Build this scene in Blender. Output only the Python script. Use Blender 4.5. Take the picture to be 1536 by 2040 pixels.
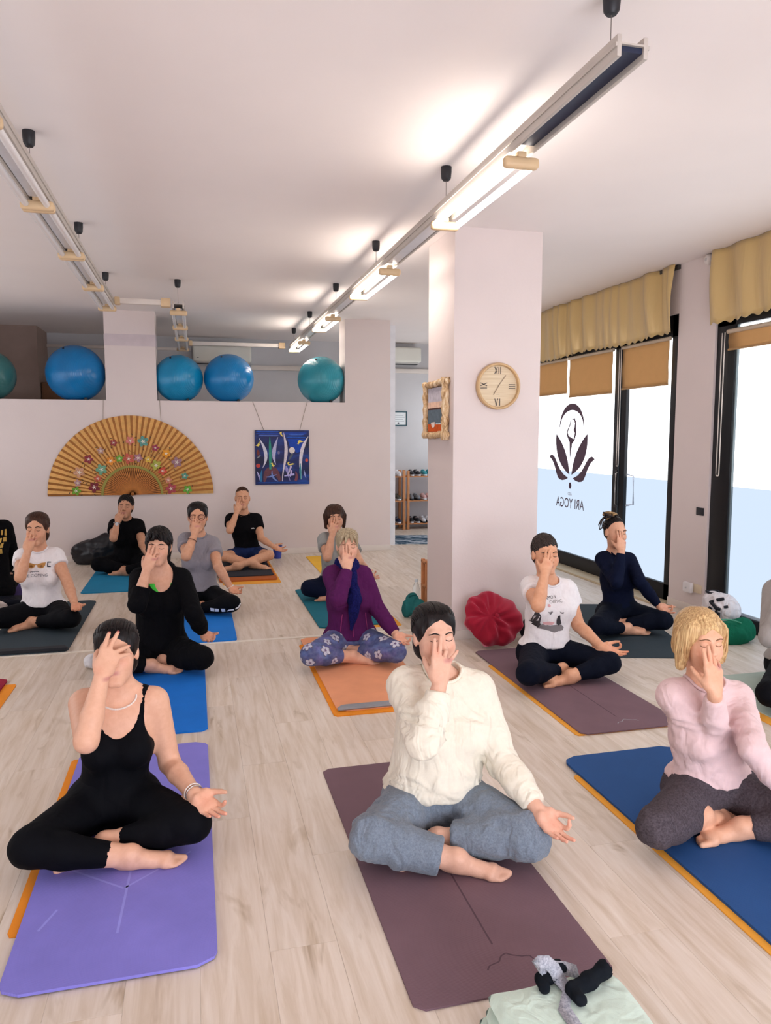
import bpy, bmesh, math, random
import numpy as np
from mathutils import Matrix, Vector
DEBUG = False
random.seed(4); np.random.seed(4)
scene = bpy.context.scene
for o_ in list(bpy.data.objects): bpy.data.objects.remove(o_, do_unlink=True)
COL = scene.collection
# ------------------------------------------------------------------ camera (photo frame 1536 x 2040)
FPX, CAMH, CXP, CYP = 1500., 1.55, 768., 1020.
PITCH = math.atan(154/FPX); YAW = math.atan(383*math.cos(PITCH)/FPX)
FWD = np.array([math.sin(YAW)*math.cos(PITCH), math.cos(YAW)*math.cos(PITCH), -math.sin(PITCH)])
RGT = np.array([math.cos(YAW), -math.sin(YAW), 0.]); UPV = np.cross(RGT, FWD)
CAM = np.array([0., 0., CAMH])
cam_d = bpy.data.cameras.new('camera'); cam = bpy.data.objects.new('camera', cam_d); COL.objects.link(cam)
cam_d.sensor_fit = 'HORIZONTAL'; cam_d.sensor_width = 36.; cam_d.lens = FPX/1536*36; cam_d.clip_start = .05
mw = Matrix.Identity(4)
for i_ in range(3):
    mw[i_][0], mw[i_][1], mw[i_][2], mw[i_][3] = RGT[i_], UPV[i_], -FWD[i_], CAM[i_]
cam.matrix_world = mw
scene.camera = cam
# ------------------------------------------------------------------ world, light, exposure
scene.view_settings.view_transform = 'Standard'; scene.view_settings.look = 'None'
scene.view_settings.gamma = 1.; scene.view_settings.use_curve_mapping = False
scene.view_settings.exposure = 0.82
scene.cycles.adaptive_threshold = .03; scene.cycles.max_bounces = 6; scene.cycles.diffuse_bounces = 4; scene.cycles.glossy_bounces = 2; scene.cycles.transmission_bounces = 4; scene.cycles.caustics_reflective = False; scene.cycles.caustics_refractive = False
world = bpy.data.worlds.new('daylight'); scene.world = world; world.use_nodes = True
world.node_tree.nodes['Background'].inputs[0].default_value = (.80, .90, 1., 1.)
world.node_tree.nodes['Background'].inputs[1].default_value = 1.0
PANE_UP, PANE_LOW, TUBE, SIDE, LEFTW = 1.5, .57, 15., 7.0, 1.15      # daylight through frosted panes, fluorescent tubes, added fill windows behind and left
ZC, XR, YB, XL, YF, YFAR = 3.04, 4.20, 9.76, -3.3, -2.2, 12.15  # ceiling, window wall, partition, left wall, wall behind the camera, far wall

def px_ray(x, y): return FWD+RGT*(x-CXP)/FPX-UPV*(y-CYP)/FPX
def px_z(x, y, z=0.): d = px_ray(x, y); return CAM+d*((z-CAMH)/d[2])
def px_y(x, y, Y): d = px_ray(x, y); return CAM+d*(Y/d[1])
def px_x(x, y, X): d = px_ray(x, y); return CAM+d*(X/d[0])

# ------------------------------------------------------------------ materials
def s2l(*c):
    if len(c) == 1: c = c[0]
    return tuple(((v/255)/12.92 if v/255 <= .04045 else ((v/255+.055)/1.055)**2.4) for v in c)
_M = {}
def base(name, col, rough=.6, metal=0., spec=.5, coat=0., sheen=0.):
    m = bpy.data.materials.new(name); m.use_nodes = True
    b = m.node_tree.nodes['Principled BSDF']
    b.inputs['Base Color'].default_value = (*col, 1); b.inputs['Roughness'].default_value = rough
    b.inputs['Metallic'].default_value = metal; b.inputs['Specular IOR Level'].default_value = spec
    b.inputs['Coat Weight'].default_value = coat; b.inputs['Sheen Weight'].default_value = sheen
    return m, m.node_tree.nodes, m.node_tree.links, b
def texco(N, L, scale=(1,1,1), kind='Object', rot=(0,0,0), loc=(0,0,0)):
    t = N.new('ShaderNodeTexCoord'); mp = N.new('ShaderNodeMapping')
    mp.inputs['Scale'].default_value = scale; mp.inputs['Rotation'].default_value = rot; mp.inputs['Location'].default_value = loc
    L.new(t.outputs[kind], mp.inputs['Vector']); return mp.outputs['Vector']
def noise(N, L, vec, scale, detail=4, rough=.55, dist=0.):
    n = N.new('ShaderNodeTexNoise'); n.inputs['Scale'].default_value = scale; n.inputs['Detail'].default_value = detail
    n.inputs['Roughness'].default_value = rough; n.inputs['Distortion'].default_value = dist
    if vec is not None: L.new(vec, n.inputs['Vector'])
    return n.outputs['Fac']
def ramp(N, L, fac, stops):
    r = N.new('ShaderNodeValToRGB'); e = r.color_ramp.elements
    while len(e) < len(stops): e.new(.5)
    for i, (p, c) in enumerate(stops): e[i].position = p; e[i].color = (*c, 1) if len(c) == 3 else c
    L.new(fac, r.inputs['Fac']); return r.outputs['Color']
def bump(N, L, b, h, dist, strength=1.):
    n = N.new('ShaderNodeBump'); n.inputs['Distance'].default_value = dist; n.inputs['Strength'].default_value = strength
    L.new(h, n.inputs['Height']); L.new(n.outputs['Normal'], b.inputs['Normal']); return n
def mixrgb(N, L, fac, a, b, mode='MIX'):
    m = N.new('ShaderNodeMix'); m.data_type = 'RGBA'; m.blend_type = mode
    for s, v in ((0, fac), (6, a), (7, b)):
        if hasattr(v, 'is_linked') or hasattr(v, 'links'): L.new(v, m.inputs[s])
        elif s == 0: m.inputs[0].default_value = v
        else: m.inputs[s].default_value = (*v, 1)
    return m.outputs[2]
def plain(name, srgb, rough=.6, metal=0., spec=.5, var=.06, sc=6., bmp=0., bsc=80., coat=0., sheen=0.):
    if name in _M: return _M[name]
    c = s2l(*srgb); m, N, L, b = base(name, c, rough, metal, spec, coat, sheen)
    v = texco(N, L)
    if var:
        f = noise(N, L, v, sc, 3)
        L.new(ramp(N, L, f, [(.3, tuple(x*(1-var) for x in c)), (.7, tuple(min(1, x*(1+var)) for x in c))]), b.inputs['Base Color'])
    if bmp: bump(N, L, b, noise(N, L, v, bsc, 3), bmp)
    _M[name] = m; return m
def cloth(name, srgb, wr=.004, weave=900., rough=.92, var=.1, sheen=.15, fold=9., c2=None):
    """woven or knitted cloth: fine weave and soft creases as relief"""
    if name in _M: return _M[name]
    c = s2l(*srgb); m, N, L, b = base(name, c, rough, 0, .25 if sum(srgb) > 330 else .12, 0, sheen if sum(srgb) > 330 else 0.)
    v = texco(N, L)
    f = noise(N, L, v, 130. if c2 else 40., 5, .75); k = s2l(*c2) if c2 else tuple(x*(1-var*.35) for x in c)
    L.new(ramp(N, L, f, [(.38, k), (.62, tuple(min(1, x*(1+var*.2)) for x in c))]), b.inputs['Base Color'])
    w = noise(N, L, v, fold*.8, 1, .4, 1.6); w2 = noise(N, L, texco(N, L, (1,1,.45), 'Object', (.3,.5,.2)), fold*1.5, 1, .4, 2.2)
    ad = N.new('ShaderNodeMath'); ad.operation = 'ADD'; L.new(w, ad.inputs[0]); L.new(w2, ad.inputs[1])
    b1 = N.new('ShaderNodeBump'); b1.inputs['Distance'].default_value = wr*2.2; L.new(ad.outputs[0], b1.inputs['Height'])
    b2 = N.new('ShaderNodeBump'); b2.inputs['Distance'].default_value = .0006; L.new(noise(N, L, v, weave, 2), b2.inputs['Height'])
    L.new(b1.outputs['Normal'], b2.inputs['Normal']); L.new(b2.outputs['Normal'], b.inputs['Normal'])
    _M[name] = m; return m
def hair_mat(name, dark, light, sc=(150,150,8), rough=.42):
    if name in _M: return _M[name]
    m, N, L, b = base(name, s2l(*dark), rough, 0, .22)
    f = noise(N, L, texco(N, L, sc), 1., 4, .6, .4)
    L.new(ramp(N, L, f, [(.3, s2l(*dark)), (.72, s2l(*light))]), b.inputs['Base Color'])
    bump(N, L, b, f, .002); _M[name] = m; return m
def emit(name, col, st):
    m = bpy.data.materials.new(name); m.use_nodes = True; N = m.node_tree.nodes; L = m.node_tree.links
    N.remove(N['Principled BSDF']); e = N.new('ShaderNodeEmission'); e.inputs[0].default_value = (*col, 1); e.inputs[1].default_value = st
    L.new(e.outputs[0], N['Material Output'].inputs[0]); _M[name] = m; return m
def MAT(n): return _M[n]
def tint_mat(name, rough, spec=.4, bsc=0, bd=0.):
    m, N, L, b = base(name, (1,1,1), rough, 0, spec)
    a = N.new('ShaderNodeVertexColor'); a.layer_name = 'tint'
    v = texco(N, L); f = noise(N, L, v, 45., 4)
    L.new(mixrgb(N, L, .10, a.outputs['Color'], ramp(N, L, f, [(.3, (.25,.12,.10)), (.7, (.9,.75,.65))])), b.inputs['Base Color'])
    if bd: bump(N, L, b, noise(N, L, v, bsc, 3), bd)
    _M[name] = m; return m
M_SKIN = tint_mat('skin', .48, .4, 220., .0006)
M_SKIN.node_tree.nodes['Principled BSDF'].inputs['Subsurface Weight'].default_value = 0.
hair_mat('hair_dark', (6,4,6), (30,21,20), (150,150,14), .38); hair_mat('hair_brown', (30,18,15), (84,52,36)); hair_mat('hair_blond', (150,104,62), (236,204,150))
hair_mat('hair_ash', (120,100,76), (206,190,158)); hair_mat('hair_grey', (18,14,14), (74,60,54), (220,220,60)); hair_mat('brow_light', (110,78,56), (150,110,80))

# ------------------------------------------------------------------ mesh helpers
def mk(name, verts, faces, mat, parent=None, smooth=False, loc=None):
    me = bpy.data.meshes.new(name); me.from_pydata([tuple(map(float, v)) for v in verts], [], [tuple(f) for f in faces]); me.update()
    if smooth:
        for p in me.polygons: p.use_smooth = True
    for m in (mat if isinstance(mat, (list, tuple)) else [mat]): me.materials.append(m)
    o = bpy.data.objects.new(name, me); COL.objects.link(o)
    if parent is not None: o.parent = parent
    if loc is not None: o.location = loc
    return o
def box(name, xr, yr, zr, mat, parent=None, bev=0., seg=2):
    bm = bmesh.new(); bmesh.ops.create_cube(bm, size=1.)
    c = [(a[0]+a[1])/2 for a in (xr, yr, zr)]; s = [abs(a[1]-a[0]) for a in (xr, yr, zr)]
    for v in bm.verts: v.co = Vector((c[0]+v.co.x*s[0], c[1]+v.co.y*s[1], c[2]+v.co.z*s[2]))
    if bev: bmesh.ops.bevel(bm, geom=bm.edges[:], offset=min(bev, min(s)*.45), segments=seg, affect='EDGES', profile=.6)
    me = bpy.data.meshes.new(name); bm.to_mesh(me); bm.free()
    if bev:
        for p in me.polygons: p.use_smooth = True
        try: me.set_sharp_from_angle(angle=math.radians(40))
        except Exception: pass
    me.materials.append(mat); o = bpy.data.objects.new(name, me); COL.objects.link(o)
    if parent is not None: o.parent = parent
    return o
def prism(name, pts, O, U, W, depth, mat, parent=None):
    """flat outline pts (u, w) at O, extruded by depth along U x W"""
    O, U, W = V(*O), V(*U), V(*W); N = np.cross(U, W)
    n = len(pts); a = [O+U*p[0]+W*p[1] for p in pts]; b = [x+N*depth for x in a]
    f = [tuple(range(n-1, -1, -1)), tuple(range(n, 2*n))]+[(i, (i+1) % n, n+(i+1) % n, n+i) for i in range(n)]
    return mk(name, a+b, f, mat, parent)
def lathe(name, prof, mat, parent=None, seg=24, loc=(0,0,0), R=None, smooth=True):
    vs, fs = [], []
    for r, z in prof:
        for k in range(seg):
            a = 2*math.pi*k/seg; p = V(r*math.cos(a), r*math.sin(a), z)
            vs.append((R@p if R is not None else p)+V(*loc))
    for i in range(len(prof)-1):
        for k in range(seg): fs.append((i*seg+k, i*seg+(k+1) % seg, (i+1)*seg+(k+1) % seg, (i+1)*seg+k))
    fs.append(tuple(range(seg-1, -1, -1))); fs.append(tuple((len(prof)-1)*seg+k for k in range(seg)))
    o = mk(name, vs, fs, mat, parent, smooth)
    if smooth:
        try: o.data.set_sharp_from_angle(angle=math.radians(50))
        except Exception: pass
    return o
def root(name, loc, label, cat, group=None):
    o = bpy.data.objects.new(name, None); COL.objects.link(o); o.location = loc; return tag(o, label, cat, group)
def tag(o, label, cat, group=None):
    o['label'] = label; o['category'] = cat
    if group: o['group'] = group
    return o
def struct(o): o['kind'] = 'structure'; return o
def keep(o, r):       # parent a mesh built in world space to an Empty without moving it
    o.parent = r; o.matrix_parent_inverse = Matrix.Translation(r.location).inverted(); return o
def copy_tree(o, parent=None):
    c = o.copy(); COL.objects.link(c)
    if parent is not None: c.parent = parent
    for ch in list(o.children): copy_tree(ch, c)
    return c
def V(*a): return np.array(a, dtype=float)
def nrm(v): return v/max(np.linalg.norm(v), 1e-9)
def text_mesh(name, body, size, mat, parent=None, mirror=False, ext=.0008, align='CENTER', xs=1.):
    cu = bpy.data.curves.new(name, 'FONT'); cu.body = body; cu.size = size; cu.align_x = align; cu.extrude = ext; cu.resolution_u = 3
    t = bpy.data.objects.new(name, cu); COL.objects.link(t)
    dg = bpy.context.evaluated_depsgraph_get(); me = bpy.data.meshes.new_from_object(t.evaluated_get(dg))
    bpy.data.objects.remove(t)
    for v in me.vertices: v.co.x *= xs*(-1 if mirror else 1)
    me.materials.clear(); me.materials.append(mat)
    o = bpy.data.objects.new(name, me); COL.objects.link(o)
    if parent is not None: o.parent = parent
    return o

# ------------------------------------------------------------------ people: signed-distance bodies
# Every body, garment and head of hair is a smooth union of tapered limbs, meshed as ONE closed surface.
def V(*a): return np.array(a, dtype=float)
def nrm(v): return v/ max(np.linalg.norm(v), 1e-9)

def rc(a, b, r1, r2, k=.02, sy=1., sub=False):
    return dict(t='rc', a=np.array(a, float), b=np.array(b, float), r1=r1, r2=r2, k=k, sy=sy, sub=sub)
def el(c, r, k=.02, R=None, sub=False):
    return dict(t='el', c=np.array(c, float), r=np.array(r, float), k=k, R=R, sub=sub)
def cutcap(c, d, rad):      # half ball removed beyond a cuff
    return dict(t='cc', c=np.array(c, float), d=nrm(np.array(d, float)), rad=rad, k=.004, sub=True)
def plane(c, d):            # keep the side behind d
    return dict(t='pl', c=np.array(c, float), d=nrm(np.array(d, float)), k=0, sub=True)
def torus(c, R, r, n, k=.01):
    return dict(t='to', c=np.array(c, float), R=R, r=r, n=nrm(np.array(n, float)), k=k, sub=False)

def pdist(p, X, Y, Z):
    t = p['t']
    if t == 'rc':
        a, b, sy = p['a'], p['b'], p['sy']
        ax, ay, az = X-a[0], (Y-a[1])*sy, Z-a[2]
        bx, by, bz = b[0]-a[0], (b[1]-a[1])*sy, b[2]-a[2]
        L = bx*bx+by*by+bz*bz+1e-12
        h = np.clip((ax*bx+ay*by+az*bz)/L, 0, 1)
        return np.sqrt((ax-h*bx)**2+(ay-h*by)**2+(az-h*bz)**2)-(p['r1']+(p['r2']-p['r1'])*h)
    if t == 'el':
        c, r = p['c'], p['r']
        x, y, z = X-c[0], Y-c[1], Z-c[2]
        if p['R'] is not None:
            R = p['R']                       # columns are the local axes
            x, y, z = (R[0,0]*x+R[1,0]*y+R[2,0]*z, R[0,1]*x+R[1,1]*y+R[2,1]*z, R[0,2]*x+R[1,2]*y+R[2,2]*z)
        k0 = np.sqrt((x/r[0])**2+(y/r[1])**2+(z/r[2])**2)
        k1 = np.sqrt((x/r[0]**2)**2+(y/r[1]**2)**2+(z/r[2]**2)**2)+1e-9
        return k0*(k0-1)/k1
    if t == 'cc':
        x, y, z = X-p['c'][0], Y-p['c'][1], Z-p['c'][2]
        return np.maximum(np.sqrt(x*x+y*y+z*z)-p['rad'], -(x*p['d'][0]+y*p['d'][1]+z*p['d'][2]))
    if t == 'pl':
        return -((X-p['c'][0])*p['d'][0]+(Y-p['c'][1])*p['d'][1]+(Z-p['c'][2])*p['d'][2])
    if t == 'to':
        x, y, z = X-p['c'][0], Y-p['c'][1], Z-p['c'][2]
        n = p['n']; h = x*n[0]+y*n[1]+z*n[2]
        q = np.sqrt(np.maximum(x*x+y*y+z*z-h*h, 0))-p['R']
        return np.sqrt(q*q+h*h)-p['r']
def pbox(p):
    t = p['t']
    if t == 'rc':
        r = max(p['r1'], p['r2']); return np.minimum(p['a'], p['b'])-r, np.maximum(p['a'], p['b'])+r
    if t == 'el':
        r = p['r'] if p['R'] is None else np.full(3, p['r'].max()); return p['c']-r, p['c']+r
    if t == 'cc': return p['c']-p['rad'], p['c']+p['rad']
    if t == 'to': r = p['R']+p['r']; return p['c']-r, p['c']+r
    return np.full(3, -9.), np.full(3, 9.)
def combine(F, d, p):
    k = p['k']
    if p['sub']:
        d = -d
        if k <= 0: return np.maximum(F, d)
        h = np.clip(.5-.5*(F-d)/k*-1, 0, 1)      # smooth max
        h = np.clip(.5+.5*(d-F)/k, 0, 1)
        return F*(1-h)+d*h+k*h*(1-h)
    if k <= 0: return np.minimum(F, d)
    h = np.clip(.5+.5*(F-d)/k, 0, 1)
    return F*(1-h)+d*h-k*h*(1-h)
def evalp(prims, P):
    X, Y, Z = P[:,0], P[:,1], P[:,2]
    F = np.full(len(P), 1.)
    for p in prims: F = combine(F, pdist(p, X, Y, Z), p)
    return F
def inflate(prims, t):
    out = []
    for p in prims:
        q = dict(p)
        if q['t'] == 'rc': q['r1'] += t; q['r2'] += t
        elif q['t'] == 'el' and not q['sub']: q['r'] = q['r']+t
        out.append(q)
    return out
def axis(lo, hi, h, fine=()):
    # spacing h, refined inside the (a, b, hf) ranges
    xs = [lo]
    while xs[-1] < hi:
        s = h
        for a, b, hf in fine:
            if a-h <= xs[-1] <= b: s = min(s, hf)
        xs.append(xs[-1]+s)
    return np.array(xs)
def mesh_sdf(prims, h, fine=None, disp=None, pad=.012):
    los, his = zip(*[pbox(p) for p in prims if not p['sub']])
    lo, hi = np.min(los, 0)-pad-h, np.max(his, 0)+pad+h
    fx, fy, fz = fine or ((), (), ())
    xs, ys, zs = axis(lo[0], hi[0], h, fx), axis(lo[1], hi[1], h, fy), axis(lo[2], hi[2], h, fz)
    F = np.full((len(xs), len(ys), len(zs)), 1., np.float32)
    ax = (xs.astype(np.float32), ys.astype(np.float32), zs.astype(np.float32))
    for p in prims:
        a, b = pbox(p); m = p['k']+2.2*h
        sl = tuple(slice(max(0, np.searchsorted(q, a[i]-m)-1), np.searchsorted(q, b[i]+m)+1) for i, q in enumerate(ax))
        if any(s.start >= s.stop for s in sl): continue
        X, Y, Z = ax[0][sl[0]][:,None,None], ax[1][sl[1]][None,:,None], ax[2][sl[2]][None,None,:]
        F[sl] = combine(F[sl], pdist(p, X, Y, Z).astype(np.float32), p)
    ins = F < 0
    # cells with a sign change
    c = np.zeros(tuple(s-1 for s in F.shape), np.int8)
    n8 = [(i, j, k) for i in (0,1) for j in (0,1) for k in (0,1)]
    for i, j, k in n8:
        c += ins[i:ins.shape[0]-1+i, j:ins.shape[1]-1+j, k:ins.shape[2]-1+k]
    I, J, K = np.nonzero((c > 0) & (c < 8))
    n = len(I)
    vals = np.empty((8, n)); pos = np.empty((8, n, 3))
    for q, (i, j, k) in enumerate(n8):
        vals[q] = F[I+i, J+j, K+k]
        pos[q] = np.stack([xs[I+i], ys[J+j], zs[K+k]], 1)
    if disp is not None:
        for q in range(8): pass
    acc = np.zeros((n, 3)); cnt = np.zeros(n)
    for a in range(8):
        for b in range(a+1, 8):
            if bin(a ^ b).count('1') != 1: continue
            s = (vals[a] < 0) != (vals[b] < 0)
            t = vals[a]/(vals[a]-vals[b]+1e-12); t = np.clip(t, 0, 1)
            acc += np.where(s[:,None], pos[a]+(pos[b]-pos[a])*t[:,None], 0); cnt += s
    verts = acc/cnt[:,None]
    idx = np.full(c.shape, -1, np.int64); idx[I, J, K] = np.arange(n)
    quads = []
    for d in range(3):
        A = ins[tuple(slice(0, -1) if e == d else slice(None) for e in range(3))]
        B = ins[tuple(slice(1, None) if e == d else slice(None) for e in range(3))]
        i, j, k = np.nonzero(A != B)
        fl = A[i, j, k]
        e = [(1,2),(2,0),(0,1)][d]
        def cell(o1, o2):
            q = [i.copy(), j.copy(), k.copy()]
            q[e[0]] = q[e[0]]-o1; q[e[1]] = q[e[1]]-o2
            ok = np.ones(len(i), bool)
            for z in range(3): ok &= (q[z] >= 0) & (q[z] < c.shape[z])
            q = [np.clip(q[z], 0, c.shape[z]-1) for z in range(3)]
            return np.where(ok, idx[q[0], q[1], q[2]], -1)
        Q = np.stack([cell(1,1), cell(0,1), cell(0,0), cell(1,0)], 1)
        ok = (Q >= 0).all(1); Q = Q[ok]; f = fl[ok]
        Q[~f] = Q[~f][:, ::-1]
        quads.append(Q)
    quads = np.concatenate(quads)
    # one light relaxation removes the grid stair
    for _ in range(1):
        s = np.zeros_like(verts); w = np.zeros(n)
        for a, b in ((0,1),(1,2),(2,3),(3,0)):
            np.add.at(s, quads[:,a], verts[quads[:,b]]); np.add.at(s, quads[:,b], verts[quads[:,a]])
            np.add.at(w, quads[:,a], 1); np.add.at(w, quads[:,b], 1)
        verts = verts*.6+(s/np.maximum(w, 1)[:,None])*.4
    if disp is not None:
        nr = np.zeros_like(verts)
        fn = np.cross(verts[quads[:,2]]-verts[quads[:,0]], verts[quads[:,3]]-verts[quads[:,1]])
        for a in range(4): np.add.at(nr, quads[:,a], fn)
        nr /= np.maximum(np.linalg.norm(nr, axis=1), 1e-9)[:,None]
        verts = verts+nr*disp(verts)[:,None]
    return verts, quads
def fast_mesh(name, verts, quads, mat, parent=None, smooth=True, col=None):
    me = bpy.data.meshes.new(name)
    nq = len(quads); k = quads.shape[1]
    me.vertices.add(len(verts)); me.vertices.foreach_set('co', np.asarray(verts, np.float32).ravel())
    me.loops.add(nq*k); me.loops.foreach_set('vertex_index', np.asarray(quads, np.int32).ravel())
    me.polygons.add(nq); me.polygons.foreach_set('loop_start', np.arange(0, nq*k, k, dtype=np.int32))
    me.update(calc_edges=True)
    if smooth: me.polygons.foreach_set('use_smooth', np.ones(nq, bool))
    if col is not None:
        at = me.color_attributes.new('tint', 'FLOAT_COLOR', 'POINT')
        at.data.foreach_set('color', np.concatenate([col, np.ones((len(col), 1))], 1).astype(np.float32).ravel())
    me.materials.append(mat)
    o = bpy.data.objects.new(name, me); COL.objects.link(o)
    if parent is not None: o.parent = parent
    return o

def hand_prims(w, u, n, side, flex, spread, thumb, s=1.):
    """w wrist, u towards the fingers, n out of the palm, side: thumb direction sign; flex: 4 finger bends (3 angles each)."""
    u = nrm(u); n = nrm(n-u*np.dot(n, u)); t = np.cross(n, u)*side     # t points to the thumb
    P, tips = [], []
    L = .092*s
    offs = [.029, .0095, -.0105, -.0285]; lens = [.073, .081, .074, .058]; kn = [.088, .092, .087, .078]
    P.append(rc(w-u*.01*s, w+u*.03*s, .022*s, .025*s, .012, 1.))
    for i in range(4):
        kb = w+(u*kn[i]+t*offs[i])*s
        P.append(rc(w+(u*.018+t*offs[i]*.55)*s, kb, .0155*s, .0128*s, .013))
    P.append(el(w+(u*.035+t*.024+n*.008)*s, V(.019,.019,.026)*s, .014))
    P.append(el(w+(u*.035-t*.020+n*.006)*s, V(.015,.015,.028)*s, .014))
    for i in range(4):
        p = w+(u*kn[i]+t*offs[i])*s; ang = 0.
        sp = spread[i]
        for j, fr in enumerate((.45, .30, .25)):
            ang += math.radians(flex[i][j])
            d = nrm((u*math.cos(sp)+t*math.sin(sp))*math.cos(ang)+n*math.sin(ang))
            q = p+d*lens[i]*fr*s
            r = [.0095, .0088, .0080, .0068]
            if i == 3: r = [x*.88 for x in r]
            P.append(rc(p, q, r[j]*s, r[j+1]*s, .004 if j == 0 else .002))
            p = q
        tips.append((p, d, nrm(n*math.cos(ang)-u*math.sin(ang))))
    # thumb leaves the side of the palm near its base
    p = w+(u*.022+t*.022)*s
    a1, a2 = thumb
    d1 = nrm(u*math.cos(a1)+t*math.sin(a1)+n*a2); q = p+d1*.043*s
    P.append(rc(p, q, .0155*s, .0118*s, .012))
    d2 = nrm(d1+u*.35-t*.15+n*a2*.5); q2 = q+d2*.033*s; P.append(rc(q, q2, .0112*s, .010*s, .003))
    d3 = nrm(d2+u*.25-t*.2+n*a2*.4); q3 = q2+d3*.024*s; P.append(rc(q2, q3, .010*s, .0075*s, .002))
    tips.append((q3, d3, n))
    return P, tips
def foot_prims(ank, toe, up, s=1.):
    d = nrm(toe-ank); d = nrm(d); up = nrm(up-d*np.dot(up, d)); side = np.cross(d, up)
    heel = ank-d*.035*s-up*.035*s
    ball = heel+d*.165*s+up*.0*s
    P = [rc(ank+up*.02*s, ank-up*.01*s, .036*s, .037*s, .02), el(heel+up*.004, V(.034,.034,.034)*s, .02),
         rc(ank-up*.008*s, heel+d*.12*s+up*.012*s, .034*s, .026*s, .022),
         rc(heel, ball, .028*s, .026*s, .02),
         rc(ball-side*.022*s, ball+side*.024*s, .0225*s, .021*s, .015)]
    for i, (o, l, r) in enumerate(((-.027,.052,.0125),(-.010,.05,.0092),(.004,.045,.0088),(.017,.038,.0085),(.029,.030,.008))):
        b = ball+side*o*s+d*.008*s; P.append(rc(b, b+d*l*s-up*.006*s, r*1.1*s, r*s, .006))
    return P
def rotm(yaw, pitch, roll):
    a, b, c = map(math.radians, (yaw, pitch, roll))
    Rz = np.array([[math.cos(a),-math.sin(a),0],[math.sin(a),math.cos(a),0],[0,0,1]])
    Rx = np.array([[1,0,0],[0,math.cos(b),-math.sin(b)],[0,math.sin(b),math.cos(b)]])
    Ry = np.array([[math.cos(c),0,math.sin(c)],[0,1,0],[-math.sin(c),0,math.cos(c)]])
    return Rz@Rx@Ry
def head_prims(c, R, s, male=False):
    w = 1.05 if male else 1.
    def T(x, y, z): return c+R@V(x*w, y, z)*s
    def E(x, y, z, a, b, g, k, sub=False): return el(T(x,y,z), V(a*w,b,g)*s, k, R, sub)
    P = [E(0,.012,.032,.072,.092,.083,.02), E(0,-.022,-.03,.060,.066,.088,.03),
         E(0,-.045,-.078,.042,.042,.042,.03), rc(T(-.012,-.083,-.105), T(.012,-.083,-.105), .017*s, .017*s, .025),
         E(-.036,-.055,-.035,.026,.028,.03,.03), E(.036,-.055,-.035,.026,.028,.03,.03),
         rc(T(-.036,-.079,.022), T(.036,-.079,.022), .012*s, .012*s, .02),
         E(-.030,-.102,.002,.017,.016,.012,.02,True), E(.030,-.102,.002,.017,.016,.012,.02,True),
         E(-.030,-.073,.0,.016,.014,.012,.006), E(.030,-.073,.0,.016,.014,.012,.006),
         rc(T(0,-.087,.014), T(0,-.108,-.028), .0075*s, .0115*s, .010),
         E(-.012,-.096,-.033,.009,.011,.008,.006), E(.012,-.096,-.033,.009,.011,.008,.006),
         rc(T(-.017,-.086,-.060), T(.017,-.086,-.060), .0065*s, .0065*s, .007),
         E(0,-.092,-.058,.012,.007,.0055,.005), rc(T(-.013,-.086,-.071), T(.013,-.086,-.071), .0078*s, .0078*s, .007),
         E(-.073,.012,-.008,.010,.020,.031,.008), E(.073,.012,-.008,.010,.020,.031,.008)]
    return P

def vnoise(v, fr, seed):
    rs = np.random.RandomState(seed); out = np.zeros(len(v)); a = 1.
    for o in range(3):
        D = rs.randn(3, 3); D /= np.linalg.norm(D, axis=1)[:,None]
        q = v*fr
        out += a*np.sin(q@D[0]*6.28+1.9*np.sin(q@D[1]*4.1+rs.rand()*6)+1.2*np.sin(q@D[2]*5.3+rs.rand()*6)); a *= .5; fr *= 1.9
    return out/1.75
def march(prims, p0, d, tmax=.25):
    P = np.array(p0, float); t = np.zeros(len(P)); hit = np.zeros(len(P), bool)
    for _ in range(60):
        f = evalp(prims, P+d*t[:,None]); hit |= f < .0006
        t += np.where(hit, 0, np.maximum(f*.7, .0004))
    return P+d*t[:,None], hit
def ribbon_tube(name, pts, rad, mat, parent, seg=6, flat=1., closed=False):
    pts = np.array(pts, float); n = len(pts)
    rad = np.full(n, rad) if np.isscalar(rad) else np.array(rad)
    tg = np.gradient(pts, axis=0) if not closed else np.roll(pts, -1, 0)-np.roll(pts, 1, 0)
    vs = []; up = V(0,0,1)
    for i in range(n):
        t = nrm(tg[i]); b = np.cross(t, up)
        if np.linalg.norm(b) < .2: b = np.cross(t, V(0,1,0))
        b = nrm(b); c = np.cross(b, t)
        for k in range(seg):
            a = 2*math.pi*k/seg; vs.append(pts[i]+(b*math.cos(a)*flat+c*math.sin(a))*rad[i])
    q = []
    for i in range(n if closed else n-1):
        j = (i+1) % n
        for k in range(seg): q.append((i*seg+k, i*seg+(k+1)%seg, j*seg+(k+1)%seg, j*seg+k))
    v, f = np.array(vs), np.array(q)
    if not closed:
        v = np.concatenate([v, pts[:1], pts[-1:]])
        cap = [(n*seg, (k+1)%seg, k, k) for k in range(seg)]+[(n*seg+1, (n-1)*seg+k, (n-1)*seg+(k+1)%seg, (n-1)*seg+(k+1)%seg) for k in range(seg)]
        me = bpy.data.meshes.new(name)
        me.from_pydata([tuple(x) for x in v], [], [tuple(x) for x in f]+[tuple(dict.fromkeys(x)) for x in cap]); me.update()
        for p in me.polygons: p.use_smooth = True
        me.materials.append(mat)
        o = bpy.data.objects.new(name, me); COL.objects.link(o)
        if parent: o.parent = parent
        return o
    return fast_mesh(name, v, f, mat, parent)

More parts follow.
